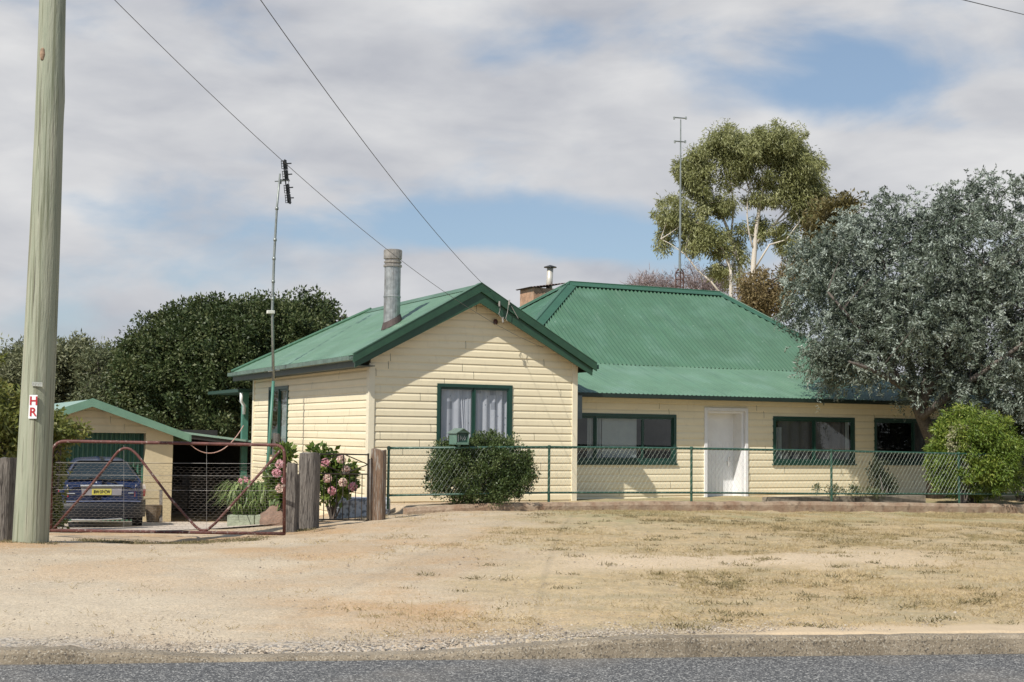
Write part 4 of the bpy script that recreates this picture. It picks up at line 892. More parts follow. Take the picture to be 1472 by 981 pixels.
    sc = ma('MULTIPLY', mr(ma('ABSOLUTE', ma('ADD', px_, ma('MULTIPLY', ma('SUBTRACT', noise(.7, 3), .5), 2.2)), 0), 1.3, .3), mr(sx.outputs[0], 6.5, 3.5))
    c = mix(ma('MULTIPLY', sc, mr(sx.outputs[0], -.5, 1.2)), c, (.58, .45, .30))
    # strip beside the kerb, bare
    # grit
    gr = noise(70, 3, rough=.8); c = mix(ma('MULTIPLY', mr(gr, .57, .67), .75), c, (.17, .125, .085)); c = mix(ma('MULTIPLY', mr(gr, .44, .34), .7), c, (.66, .59, .48))
    g2 = noise(22, 4, rough=.7, off=(3, 3, 3)); c = mix(ma('MULTIPLY', mr(g2, .58, .68), .5), c, (.22, .165, .11))
    # road chips spread over the first metre behind the kerb
    eg = ma('SUBTRACT', sx.outputs[1], ma('ADD', 9.66, ma('MULTIPLY', sx.outputs[0], .135)))
    vo = N.new('ShaderNodeTexVoronoi'); vo.inputs['Scale'].default_value = 48; L.new(tc.outputs['Object'], vo.inputs['Vector']); vs2 = N.new('ShaderNodeSeparateColor'); L.new(vo.outputs['Color'], vs2.inputs[0])
    band = ma('MULTIPLY', mr(ma('ADD', eg, ma('MULTIPLY', noise(1.2, 4, (.5, 1, 1)), 1.6)), 1.75, .85), mr(sx.outputs[0], 2.6, .6))
    amt = ma('ADD', ma('MULTIPLY', band, .8), .16)
    c = mix(ma('MULTIPLY', amt, mr(vs2.outputs[0], .60, .70)), c, (.085, .078, .07)); c = mix(ma('MULTIPLY', amt, mr(vs2.outputs[1], .80, .86)), c, (.50, .45, .39)); c = mix(ma('MULTIPLY', band, .35), c, (.40, .37, .33))
    c = mix(ma('MULTIPLY', mr(eg, .62, .38), mr(sx.outputs[0], .8, 2.2)), c, (.54, .42, .28))
    L.new(c, b.inputs['Base Color'])
    bp = N.new('ShaderNodeBump'); bp.inputs['Strength'].default_value = .5; bp.inputs['Distance'].default_value = .025
    L.new(ma('ADD', noise(35, 4), ma('MULTIPLY', noise(9, 4), .8)), bp.inputs['Height']); L.new(bp.outputs[0], b.inputs['Normal'])
    return m
g_o = gm_.build('ground', groundmat(), None, smooth=True); g_o.location = (0, 0, 0); kind(g_o, 'structure')
# road
rdm = MB('W'); xs_ = list(np.arange(-170, 175, .5)); pr = random.Random(2)
vs = []
for x in xs_:
    j_ = pr.uniform(-.03, .03) if -9 < x < 13 else 0
    vs += [(x, -30, -1.606), (x, edge_y(x) + .0 + (j_ if x < -.7 else -.01), -1.602)]
rdm.add(vs, [(2 * i, 2 * i + 2, 2 * i + 3, 2 * i + 1) for i in range(len(xs_) - 1)])
def asphalt():
    m = bpy.data.materials.new('chip_seal_asphalt'); m.use_nodes = True; nt = m.node_tree; N = nt.nodes; L = nt.links; b = N['Principled BSDF']; b.inputs['Roughness'].default_value = .8
    tc = N.new('ShaderNodeTexCoord'); v = N.new('ShaderNodeTexVoronoi'); v.inputs['Scale'].default_value = 95; L.new(tc.outputs['Object'], v.inputs['Vector'])
    r = N.new('ShaderNodeValToRGB'); sp = N.new('ShaderNodeSeparateColor'); L.new(v.outputs['Color'], sp.inputs[0]); L.new(sp.outputs[0], r.inputs[0])
    e = r.color_ramp.elements; e[0].color = (.055, .054, .054, 1); e[1].color = (.50, .48, .44, 1); e[0].position = .25; q = e.new(.70); q.color = (.135, .133, .13, 1); q = e.new(.86); q.color = (.24, .235, .22, 1)
    n = N.new('ShaderNodeTexNoise'); n.inputs['Scale'].default_value = .8; n.inputs['Detail'].default_value = 6; L.new(tc.outputs['Object'], n.inputs['Vector'])
    mr = N.new('ShaderNodeMapRange'); mr.inputs[1].default_value = .5; mr.inputs[2].default_value = .72; mr.inputs[4].default_value = .4; L.new(n.outputs['Fac'], mr.inputs[0])
    x = N.new('ShaderNodeMix'); x.data_type = 'RGBA'; L.new(mr.outputs[0], x.inputs['Factor']); L.new(r.outputs[0], x.inputs['A']); x.inputs['B'].default_value = (.30, .26, .21, 1)
    L.new(x.outputs['Result'], b.inputs['Base Color'])
    bp = N.new('ShaderNodeBump'); bp.inputs['Strength'].default_value = .8; bp.inputs['Distance'].default_value = .008; L.new(v.outputs['Distance'], bp.inputs['Height']); L.new(bp.outputs[0], b.inputs['Normal'])
    return m
ro_ = rdm.build('road', asphalt()); kind(ro_, 'structure')
# kerb
km = MB('W'); pr = random.Random(9); prev = None; secs2 = []
for x in np.arange(-16, 30, .12):
    y = edge_y(x); h = -1.60 + float(np.interp(x, [-16, -3.0, -2.1, -.6, .9], [.095, .09, .025, .04, .135])) + (pr.uniform(-.012, .012) if x < -2 else 0) ; w = pr.uniform(-.007, .007) + (.022 if abs((x % 2.9) - 1.4) < .06 else 0)
    secs2.append([(x, y - .01 + w, -1.68), (x, y + .012 + w, h - .03 + pr.uniform(-.005, .005)), (x, y + .035 + w, h - .004), (x, y + .10, h + pr.uniform(-.004, .004)), (x, y + .17 + pr.uniform(-.01, .01), h - .002), (x, y + .20, h - .15)])
for a, b in zip(secs2[:-1], secs2[1:]): km.add(a + b, [(i, i + 6, i + 7, i + 1) for i in range(5)])
km.add(secs2[0], [tuple(range(6))])
KM = mat('old_kerb_concrete', (.17, .135, .092), .9, col2=(.29, .235, .165), scale=2.2, bump=.35, bscale=50, extra=chain(over((.06, .052, .042), 55, .57, .62, .75, detail=2), over((.45, .40, .32), 80, .60, .64, .6, detail=1), over((.40, .33, .24), 2.0, .55, .7, .4)))
ko = km.build('kerb', KM); kind(ko, 'structure')
# concrete drive slab behind the gate
dv_ = MB('W'); rows = []
for Y in np.arange(22.2, 31.6, .35):
    xc = np.interp(Y, [22, 26, 31.6], [-5.3, -7.4, -8.9]); hw_ = np.interp(Y, [22, 25, 31], [2.6, 2.2, 1.7]); rows.append([(xc - hw_ + (2 * hw_) * t, Y + (0.2 * math.sin(t * 9) if Y < 22.4 else 0), float(gz(xc - hw_ + 2 * hw_ * t, Y)[0]) + .03) for t in np.linspace(0, 1, 9)])
for a, b in zip(rows[:-1], rows[1:]): dv_.add(a + b, [(i, i + 1, i + 10, i + 9) for i in range(8)])
do_ = dv_.build('driveway', mat('pale_concrete_slab', (.50, .42, .34), .85, vary=.12, scale=2.5, bump=.2, extra=over((.3, .25, .19), 3, .52, .7, .5))); kind(do_, 'structure')
# ---- scattered stuff
def quads(V4, name, m, tint=None, parent=None, loc=None, label=None):
    n = len(V4) // 4; me_v = V4
    mb = MB('W'); mb.V = [me_v]; mb.n = len(me_v)
    return fastmesh(name, me_v, 4, m, parent, loc, tint)
def fastmesh(name, V, k, m, parent=None, loc=None, tint=None, smooth=False):
    V = V + np.array([0, 0, EYE]); n = len(V) // k; rot = 0.0
    if parent is not None: b = parent['_b']; org = np.array(b[:3]); rot = b[3]
    elif loc is not None: org = np.array(loc, float) + (0, 0, EYE)
    else: org = np.zeros(3)
    V = V - org; c, s = math.cos(-rot), math.sin(-rot); V = np.c_[V[:, 0] * c - V[:, 1] * s, V[:, 0] * s + V[:, 1] * c, V[:, 2]]
    me = bpy.data.meshes.new(name); me.vertices.add(len(V)); me.vertices.foreach_set('co', V.astype(np.float32).ravel())
    me.loops.add(n * k); me.loops.foreach_set('vertex_index', np.arange(n * k, dtype=np.int32)); me.polygons.add(n); me.polygons.foreach_set('loop_start', np.arange(0, n * k, k, dtype=np.int32))
    me.materials.append(m); me.update(calc_edges=True)
    if tint is not None:
        a = me.attributes.new('tint', 'FLOAT', 'POINT'); a.data.foreach_set('value', np.repeat(np.asarray(tint, np.float32), k))
    o = bpy.data.objects.new(name, me); COL.objects.link(o); o['_b'] = [*org, rot]
    if parent is not None: o.parent = parent
    else: o.location = org
    return o
def unit(v): return v / (np.linalg.norm(v, axis=1)[:, None] + 1e-9)
def leafquads(C, D, L_, W_, rng=RNG):
    """rhombic leaves: C base, D direction"""
    n = len(C); S = unit(np.cross(D, rng.normal(size=(n, 3)))); L_ = np.broadcast_to(L_, (n,))[:, None]; W_ = np.broadcast_to(W_, (n,))[:, None]
    V = np.empty((n, 4, 3)); V[:, 0] = C; V[:, 1] = C + D * L_ * .5 + S * W_ / 2; V[:, 2] = C + D * L_; V[:, 3] = C + D * L_ * .5 - S * W_ / 2
    return V.reshape(-1, 3)
# grass
n = 100000; gx_ = RNG.uniform(-4.5, 13, n); gy_ = RNG.uniform(9.9, 30, n) ** 1.0
d = gx_ + vnoise(gx_, gy_, 2.2, 11) * 5 - 1.5
keep = (RNG.random(n) < np.clip(d / 3.5, .03, 1) * (vnoise(gx_, gy_, .7, 12) > .38) * np.clip(1.25 - vnoise(gx_, gy_, 3, 13) * .7, 0, 1))
keep &= (gy_ - edge_y(gx_) > .38)
fu = gx_ * HU[0] + gy_ * HU[1]; fv = gx_ * HV[0] + gy_ * HV[1]; keep &= (fv + .05 * fu < FD - .15)
sc_ = np.abs(gy_ - 14.8 - .25 * gx_ + (vnoise(gx_, gy_, 1.5, 14) - .5) * 1.5) < .8; keep &= ~(sc_ & (gx_ < 5) & (RNG.random(n) < .9))
gx_, gy_ = gx_[keep], gy_[keep]; k = 7
bx_ = np.repeat(gx_, k) + RNG.normal(0, .03, len(gx_) * k); by_ = np.repeat(gy_, k) + RNG.normal(0, .03, len(gx_) * k); bz_ = gz(bx_, by_) - .012
D = unit(np.c_[RNG.normal(0, 1, len(bx_)), RNG.normal(0, 1, len(bx_)), RNG.uniform(.25, 1.0, len(bx_))])
tt = np.repeat(np.clip(vnoise(gx_, gy_, 1.1, 15) * .9 + RNG.normal(0, .15, len(gx_)), 0, 1), k)
DRYG = leafmat('dry_grass_blades', (.26, .215, .10), (.42, .32, .17), (.54, .43, .25), rough=.8, transl=.15)
go_ = fastmesh('dry_grass', leafquads(np.c_[bx_, by_, bz_], D, RNG.uniform(.025, .075, len(bx_)), .005), 4, DRYG, tint=np.clip(tt + RNG.normal(0, .12, len(tt)), 0, 1)); kind(go_, 'stuff')
# darker flat weeds
n = 800; wx = RNG.uniform(-4, 12, n); wy_ = RNG.uniform(10.2, 23, n) ; kp = (wx + RNG.normal(0, 1.2, n) > 1.0) ; fu = wx * HU[0] + wy_ * HU[1]; fv = wx * HV[0] + wy_ * HV[1]; kp &= (fv + .05 * fu < FD - .2) & (wy_ - edge_y(wx) > .4); wx, wy_ = wx[kp], wy_[kp]; k = 45
ex_ = [(-6.2 + math.cos(a) * .27, 17.5 + math.sin(a) * .27) for a in np.linspace(3, 6.6, 14)] + [(RNG.uniform(-6, -3.4), 18.75 + RNG.normal(0, .22)) for _ in range(90)] + [(RNG.uniform(-6.9, -6.3), 17.6 + RNG.normal(0, .15)) for _ in range(14)] + [(RNG.uniform(-3.3, -2.9), 20.3 + RNG.normal(0, .2)) for _ in range(14)]
wx = np.r_[wx, [e[0] for e in ex_]]; wy_ = np.r_[wy_, [e[1] for e in ex_]]
bx_ = np.repeat(wx, k) + RNG.normal(0, .07, len(wx) * k); by_ = np.repeat(wy_, k) + RNG.normal(0, .05, len(wx) * k)
D = unit(np.c_[RNG.normal(0, 1, len(bx_)), RNG.normal(0, 1, len(bx_)), RNG.uniform(.2, 1.3, len(bx_))])
wo_ = fastmesh('weeds', leafquads(np.c_[bx_, by_, gz(bx_, by_) - .005], D, RNG.uniform(.025, .065, len(bx_)), .008), 4, leafmat('weed_leaves', (.10, .09, .04), (.18, .15, .07), (.28, .225, .12), rough=.8, transl=.1), tint=RNG.random(len(bx_))); kind(wo_, 'stuff')
# gravel
n = 60000; sx_ = RNG.uniform(-8, 12, n); t_ = RNG.random(n); dist = np.where(RNG.random(n) < .7, RNG.exponential(.28, n), RNG.uniform(0, 9, n)); sy_ = edge_y(sx_) + np.where(sx_ < -.5, .12, .25) + dist
kp = (sx_ < 1.5 + RNG.normal(0, 1.5, n)) | (RNG.random(n) < .10); sx_, sy_ = sx_[kp], sy_[kp]; n = len(sx_); r0 = np.clip(RNG.lognormal(-5.3, .42, n), .003, .018)
base = np.array([(1, 0, 0), (0, 1, 0), (-1, 0, 0), (0, -1, 0), (0, 0, .7)], float)
tri = [(0, 1, 4), (1, 2, 4), (2, 3, 4), (3, 0, 4)]
jit = 1 + RNG.uniform(-.35, .35, (n, 5, 1)); P = np.c_[sx_, sy_, gz(sx_, sy_)][:, None, :] + base[None] * jit * r0[:, None, None]
V = P[:, np.array(tri).ravel()].reshape(-1, 3)
tn = np.repeat(np.clip(RNG.normal(.5, .3, n), 0, 1), 4)
gvo = fastmesh('gravel', V, 3, leafmat('gravel_stones', (.11, .09, .075), (.34, .28, .21), (.52, .46, .38), rough=.85, transl=0), tint=tn); kind(gvo, 'stuff')
# leaf litter and small stones against the edging
# ================================================================== VEGETATION
def crown(name, parent, blobs, n, nsub, rs, ll, lw, m, droop=0.0, seed=1, outward=.5, shell=.45, tintmode=.5, loc=None, fr='W', flat=1.0, spray=None, up_=0.0):
    """blobs: (px,py,Y, rx_px, ry_px, depth_m)"""
    rng = np.random.default_rng(seed); Bs = []
    for (px, py, Y, rx, ry, dm) in blobs:
        c = wy(px, py, Y); k = Y / FPX; Bs.append((*c, rx * k, dm, ry * k))
    B = np.array(Bs); vol = (B[:, 3] * B[:, 5]) ** 1.0 * np.sqrt(B[:, 4]); pk = rng.choice(len(B), nsub, p=vol / vol.sum())
    dirs = unit(rng.normal(size=(nsub, 3))); rad = shell + (1 - shell) * rng.random(nsub) ** .6; C = B[pk, :3] + dirs * rad[:, None] * B[pk, 3:6]
    per = n // nsub
    ctint = np.clip(rng.normal(.5, .22, nsub), 0, 1)
    size = rs * rng.uniform(.55, 1.3, nsub)
    st_ = rng.random(nsub) < .09; C[st_] = B[pk, :3][st_] + dirs[st_] * rng.uniform(1.02, 1.2, (st_.sum(), 1)) * B[pk, 3:6][st_]; size[st_] *= .55
    if spray is None:
        g = rng.normal(size=(nsub, per, 3)); g = g / np.linalg.norm(g, axis=2, keepdims=True) * rng.random((nsub, per, 1)) ** .5
        g[..., 2] *= flat; P = C[:, None] + g * size[:, None, None]
        D = g * outward + rng.normal(size=g.shape) * .6 + dirs[:, None] * .3; D[..., 2] += up_ - droop
        P = P.reshape(-1, 3); D = unit(D.reshape(-1, 3)); tint = np.repeat(ctint, per) * tintmode + rng.random(nsub * per) * (1 - tintmode)
    else:       # drooping feathery sprays: leaflets ranked along curved twigs
        ns, sl = spray; ntw = per // ns
        sd = unit((dirs[:, None] * .8 + rng.normal(size=(nsub, ntw, 3)) * .7) * np.array([1, 1, .55]) + np.array([0, 0, .15])); st = C[:, None] + rng.normal(size=(nsub, ntw, 3)) * size[:, None, None] * .5
        t = np.linspace(.1, 1, ns)[None, None, :, None]; Lr = sl * rng.uniform(.6, 1.3, (nsub, ntw, 1, 1))
        P = st[:, :, None] + sd[:, :, None] * t * Lr + np.array([0, 0, -1.0]) * (t ** 2) * Lr * droop
        side = unit(np.cross(sd.reshape(-1, 3), rng.normal(size=(nsub * ntw, 3)))).reshape(nsub, ntw, 1, 3) * np.where(np.arange(ns) % 2, 1, -1)[None, None, :, None]
        D = sd[:, :, None] * .5 + side * .9 + rng.normal(size=P.shape) * .25; D = unit(D.reshape(-1, 3)); P = P.reshape(-1, 3)
        tw = np.clip(ctint[:, None] * .5 + rng.random((nsub, ntw)) * .5, 0, 1); tint = np.clip(np.repeat(tw.ravel(), ns) + rng.normal(0, .08, len(P)), 0, 1)
    L_ = ll * rng.uniform(.6, 1.35, len(P)); W_ = lw * rng.uniform(.7, 1.3, len(P))
    o = fastmesh(name, leafquads(P, D, L_, W_, rng), 4, m, parent, loc, tint)
    return o, C
def limbs(mb, P0, C, r0, r1, rng, count, bend=.25, sag=.0):
    P0 = np.array(P0, float); idx = rng.choice(len(C), min(count, len(C)), replace=False)
    for i in idx:
        q = C[i]
        if P0.ndim == 2:
            w_ = P0.copy(); dq = np.linalg.norm((q - w_) * (1, 1, 1.0), axis=1) + np.maximum(0, w_[:, 2] - q[2] + .3) * 1.5; a = P0[np.argsort(dq)[rng.integers(min(2, len(P0)))]]
        else: a = P0
        m_ = (a + q) / 2 + rng.normal(size=3) * np.linalg.norm(q - a) * bend * .5; m_[2] += abs(q[2] - a[2]) * .1
        pts = bez([a, m_, q], 7); mb.tube(pts, np.linspace(r0, r1, 7), 5, cap=False)
def gzat(px, Y): return float(gz(wy(px, 600, Y)[0], Y)[0])
def tree(name, label, cat, px, Y, trunk_px, blobs, n, nsub, rs, ll, lw, m, bark, r0=.2, nl=30, lr=(.06, .012), group=None, **kw):
    X = wy(px, 600, Y)[0]; zg = float(gz(X, Y)[0]); t = thing(name, label, cat, (X, Y, zg), 'W', group)
    o, C = crown('crown', t, blobs, n, nsub, rs, ll, lw, m, **kw)
    mb = MB('W'); rng = np.random.default_rng(kw.get('seed', 1) + 99)
    path = [np.array((X, Y, zg - .2))] + [wy(x, y, Y) for x, y in trunk_px]; mb.tube(path, np.linspace(r0, r0 * .4, len(path)), 10)
    limbs(mb, np.array(path[1:]), C, lr[0], lr[1], rng, nl); mb.build('trunk', bark, t, smooth=True)
    return t
L_DARK = leafmat('dark_evergreen_leaves', (.026, .042, .013), (.06, .085, .027), (.17, .18, .075), rough=.5, transl=.2, spec=.35)
L_OLIVE = leafmat('olive_leaves', (.09, .105, .045), (.18, .19, .095), (.34, .34, .22), rough=.6, transl=.25)
L_YELG = leafmat('yellow_green_leaves', (.08, .10, .02), (.17, .19, .045), (.36, .32, .10), rough=.45, transl=.35)
L_SILV = leafmat('silver_wattle_leaves', (.042, .055, .033), (.13, .16, .115), (.50, .55, .485), rough=.5, transl=.08)
L_EUC = leafmat('gum_leaves', (.12, .135, .04), (.25, .26, .10), (.46, .46, .25), rough=.5, transl=.25)
L_ORNG = leafmat('orange_brown_leaves', (.11, .075, .035), (.23, .17, .075), (.36, .28, .13), rough=.6, transl=.3)
L_MAUV = leafmat('bare_mauve_twigs', (.16, .12, .11), (.27, .21, .20), (.40, .33, .32), rough=.8, transl=.1)
L_CON = leafmat('golden_conifer_leaves', (.045, .085, .010), (.14, .21, .03), (.36, .39, .08), rough=.5, transl=.25)
L_BUSH = leafmat('box_bush_leaves', (.03, .052, .012), (.065, .10, .028), (.20, .24, .10), rough=.45, transl=.2)
# big dark evergreen left of the house
tree('evergreen_tree', 'broad dense dark evergreen tree rising behind the carport and porch', 'tree', 330, 42, [(330, 560), (335, 500)],
     [(340, 530, 42, 140, 92, 3.5), (245, 545, 42, 72, 88, 3), (425, 520, 42, 82, 85, 3), (370, 480, 42, 92, 46, 2.6), (205, 560, 42, 34, 62, 2), (290, 485, 42, 60, 42, 2.2), (445, 475, 42, 48, 36, 2), (300, 610, 41.5, 110, 40, 3), (200, 610, 42, 60, 40, 2)],
     210000, 1700, .42, .115, .062, L_DARK, BARKG, .35, 40, seed=11, shell=.62, outward=.9)
# lighter trees far left
tree('olive_tree', 'grey-olive tree at the far left edge behind the power pole', 'tree', 15, 50, [(15, 590), (18, 550)], [(5, 560, 50, 52, 62, 3), (-30, 570, 50, 60, 60, 3), (35, 540, 50, 30, 45, 2)], 30000, 420, .5, .18, .06, L_OLIVE, BARKG, .2, 25, seed=21, shell=.4, group='olive trees beyond the garage')
tree('olive_tree', 'olive tree with a pale pointed top just right of the power pole', 'tree', 98, 50, [(98, 590), (98, 530)], [(95, 545, 50, 42, 52, 2.5), (110, 520, 50, 24, 34, 1.6), (75, 590, 50, 60, 45, 3)], 34000, 480, .45, .18, .06, L_OLIVE, BARKG, .2, 30, seed=22, shell=.3, group='olive trees beyond the garage')
tree('olive_tree', 'thin dark twiggy tree between the pale pointed tree and the big evergreen', 'tree', 150, 49, [(150, 590), (148, 530)], [(150, 555, 49, 34, 55, 2), (165, 600, 49, 60, 45, 2.5), (145, 520, 49, 20, 22, 1.2)], 26000, 420, .4, .16, .05, leafmat('olive_dark', (.06, .075, .03), (.12, .14, .065), (.26, .26, .15)), BARKG, .15, 45, seed=23, shell=.2, group='olive trees beyond the garage')
# leafy shrubs by the pole
tree('leafy_shrub', 'tall yellow-green leafy shrub left of the power pole above the short grey post', 'shrub', 5, 23, [(8, 700), (10, 640)], [(0, 660, 23, 34, 100, 1), (-30, 640, 23, 50, 110, 1.2), (22, 610, 23, 20, 42, .7), (20, 730, 23, 22, 40, .6)], 16000, 330, .22, .10, .045, L_YELG, BARKG, .05, 30, (.02, .006), seed=31, droop=.5, group='leafy shrubs beside the driveway')
tree('leafy_shrub', 'yellow-green shrub with drooping leaves between the power pole and the blue car', 'shrub', 80, 24.2, [(82, 700), (88, 640)], [(64, 690, 24.2, 12, 72, .7), (80, 620, 24.2, 16, 20, .6), (106, 618, 24.2, 12, 8, .3), (64, 740, 24, 18, 26, .5), (66, 640, 24.2, 18, 50, .6)], 12000, 260, .18, .11, .045, L_YELG, BARKG, .04, 25, (.018, .005), seed=32, droop=.6, group='leafy shrubs beside the driveway')
# silver wattle
WT = thing('silver_wattle_tree', 'large silver-grey feathery tree overhanging the right end of the house roof', 'tree', (*wy(1343, 640, 31.0)[:2], -1.5), 'W')
wb_ = [(1300, 400, 31.0, 105, 95, 2.3), (1400, 370, 30.8, 85, 88, 2.2), (1230, 400, 30.8, 72, 78, 1.8), (1178, 420, 30.7, 42, 62, 1.3), (1230, 505, 30.5, 62, 42, 1.4), (1320, 490, 30.5, 95, 62, 1.8), (1440, 470, 30.5, 90, 105, 2.2), (1440, 560, 30.1, 62, 34, 1.2), (1370, 540, 30.2, 50, 30, 1),
       (1255, 325, 31.0, 42, 34, 1), (1355, 305, 31.0, 30, 34, .9), (1425, 290, 31.0, 46, 36, 1), (1210, 345, 31.0, 30, 26, .8), (1540, 430, 30.8, 100, 150, 2.3), (1205, 535, 30.4, 38, 20, .8), (1160, 360, 30.8, 24, 22, .7), (1330, 440, 29.6, 90, 60, 1.2), (1152, 430, 30.3, 24, 44, .7), (1185, 515, 30, 30, 34, .7), (1200, 480, 29.8, 44, 40, .9), (1255, 520, 29.6, 60, 30, .9), (1290, 470, 29.4, 60, 45, .9), (1180, 390, 30.2, 34, 40, .8), (1274, 290, 31, 8, 14, .3), (1358, 276, 31, 12, 14, .3), (1396, 268, 31, 10, 16, .3), (1436, 262, 31, 24, 14, .4), (1218, 322, 31, 14, 12, .3), (1300, 300, 31, 30, 20, .5), (1385, 520, 29.6, 60, 40, .8), (1340, 560, 29.8, 50, 22, .7), (1420, 585, 29.6, 60, 22, .7), (1215, 550, 30, 30, 14, .6), (1270, 555, 29.8, 40, 16, .6)]
o, C = crown('crown', WT, wb_, 330000, 1700, .30, .078, .027, L_SILV, droop=.30, seed=41, shell=.40, spray=(16, .40))
mb = MB('W'); rng = np.random.default_rng(5)
b0 = np.array((*wy(1343, 640, 31.0)[:2], -1.55)); tk = [b0, wy(1343, 640, 31.0), wy(1322, 590, 30.1), wy(1312, 555, 30)]
mb.tube(tk, [.2, .17, .15, .12], 12); mains = [[wy(1322, 592, 30.1), wy(1295, 540, 29.8), wy(1240, 480, 29.6), wy(1190, 420, 29.5)], [wy(1322, 590, 30.1), wy(1345, 540, 29.7), wy(1390, 450, 29.5), wy(1415, 390, 30.8)], [wy(1312, 560, 30), wy(1300, 480, 30), wy(1285, 430, 30.8), wy(1268, 370, 30.8)], [wy(1325, 600, 30.1), wy(1370, 560, 29.3), wy(1440, 520, 29), wy(1500, 470, 29)], [wy(1318, 590, 30), wy(1345, 500, 30), wy(1350, 430, 30.8), wy(1352, 350, 30.8)], [wy(1310, 565, 30), wy(1270, 535, 29), wy(1220, 520, 28.8)]]
for p in mains: mb.tube(bez(p, 10), np.linspace(.095, .025, 10), 8)
limbs(mb, np.array([q for p in mains for q in bez(p, 8)[2:]]), C, .017, .004, rng, 140, .15); mb.build('trunk', BARKG, WT, smooth=True)
# gum tree
ET = thing('gum_tree', 'tall gum tree with white branching trunks and olive crown behind the roof', 'tree', (wy(1075, 500, 60)[0], 60, -2), 'W')
eb = [(1040, 208, 60, 32, 22, 1.6), (1002, 238, 60, 26, 24, 1.3), (1080, 215, 60, 38, 26, 1.8), (1118, 205, 60, 36, 26, 1.7), (1060, 240, 60, 30, 16, 1.5), (1150, 243, 60, 30, 28, 1.5), (1172, 275, 60, 17, 30, 1.2), (1140, 262, 60, 26, 18, 1.3), (1012, 272, 60, 17, 15, 1), (1100, 258, 60, 24, 13, 1.2), (1050, 262, 60, 16, 9, .9), (1168, 308, 60, 16, 15, 1), (1130, 225, 60, 34, 20, 1.4),
      (968, 308, 60, 25, 24, 1.2), (990, 325, 60, 28, 15, 1.2), (1022, 338, 60, 26, 18, 1.2), (953, 345, 60, 8, 15, .6), (1036, 362, 60, 17, 17, 1), (983, 250, 60, 8, 24, .7), (1085, 285, 60, 16, 7, .9), (1150, 315, 60, 10, 8, .6), (1070, 330, 60, 12, 8, .6), (1030, 390, 60, 14, 10, .8), (1042, 292, 60, 24, 14, 1.2), (1112, 285, 60, 22, 12, 1.2), (1148, 290, 60, 18, 22, 1.2), (1012, 300, 60, 14, 16, 1), (1000, 352, 60, 22, 16, 1.2), (1050, 400, 60, 12, 14, .8), (1095, 330, 60.5, 16, 18, 1), (1130, 345, 60.5, 16, 22, 1), (995, 262, 60, 14, 22, 1), (1062, 365, 60.5, 12, 20, .8)]
o, C = crown('crown', ET, eb, 115000, 1300, .38, .18, .042, L_EUC, droop=.8, seed=51, shell=.1, outward=.5)
mb = MB('W'); e_ = lambda L: [wy(x, y, 60 + dz) for x, y, dz in L]
Z0 = [(1078, 520, 0)]
br = [([(1076, 520, 0), (1080, 440, 0), (1083, 380, 0), (1086, 340, 0), (1092, 295, 0), (1102, 250, 0), (1108, 215, 0)], .24, .05), ([(1070, 520, .3), (1069, 420, .3), (1062, 375, .3), (1050, 340, .3), (1038, 310, .3), (1022, 280, .3), (1004, 245, .3)], .19, .035),
      ([(1051, 520, -.5), (1051, 440, -.5), (1050, 385, -.5), (1043, 368, -.5), (1030, 345, -.5)], .16, .05), ([(1084, 352, 0), (1115, 322, .2), (1142, 292, .3), (1158, 262, .3)], .10, .03), ([(1086, 385, 0), (1106, 352, -.2), (1130, 345, -.2), (1150, 318, -.3), (1160, 300, -.3)], .07, .02),
      ([(1090, 300, 0), (1075, 268, .3), (1062, 235, .3)], .07, .025), ([(1050, 340, .3), (1058, 300, .5), (1052, 262, .5), (1042, 225, .5)], .08, .025), ([(1040, 315, .3), (1012, 300, .2), (990, 290, .2)], .06, .02), ([(1062, 372, .3), (1040, 345, 0), (1010, 322, -.2), (975, 305, -.3)], .08, .025),
      ([(1042, 430, -.4), (1022, 405, -.4), (1002, 388, -.4), (985, 366, -.4), (962, 350, -.4), (950, 344, -.4)], .075, .02), ([(1100, 255, 0), (1120, 230, .2), (1130, 205, .2)], .06, .02), ([(1095, 285, 0), (1100, 240, -.3), (1085, 210, -.3)], .06, .02), ([(1084, 360, 0), (1068, 320, -.4), (1075, 280, -.4), (1080, 250, -.4)], .07, .02), ([(1112, 325, .2), (1140, 308, .5), (1165, 285, .5)], .05, .02)]
allp = []
for L0, ra, rb in br:
    P = e_(L0); Q = bez(P, 12) if len(P) < 5 else P; mb.tube(Q, np.linspace(ra * .7, rb * .6, len(Q)), 7); allp += Q[len(Q) // 2:]
limbs(mb, np.array(allp), C, .026, .009, np.random.default_rng(6), 90, .2); mb.build('trunk', BARKE, ET, smooth=True)
tree('orange_brown_tree', 'orange-brown leafed small tree behind the right hip of the roof', 'tree', 1100, 46, [(1100, 430), (1102, 410)], [(1085, 415, 46, 26, 22, 1.2), (1112, 432, 46, 28, 24, 1.2), (1075, 445, 46, 28, 18, 1), (1140, 400, 46, 20, 26, 1.2)], 12000, 200, .4, .13, .045, L_ORNG, BARKG, .1, 50, (.03, .01), seed=61, shell=.1)
tree('brown_crowned_tree', 'brown-green tree top between the gum tree and the silver tree', 'tree', 1195, 55, [(1195, 400), (1195, 340)], [(1192, 320, 55, 34, 28, 1.5), (1215, 300, 55, 18, 16, 1), (1180, 350, 55, 24, 22, 1.3), (1175, 390, 55, 30, 30, 1.3)], 12000, 220, .45, .2, .08, leafmat('brown_green', (.05, .045, .015), (.12, .10, .035), (.22, .18, .07)), BARKG, .15, 15, seed=62, shell=.3)
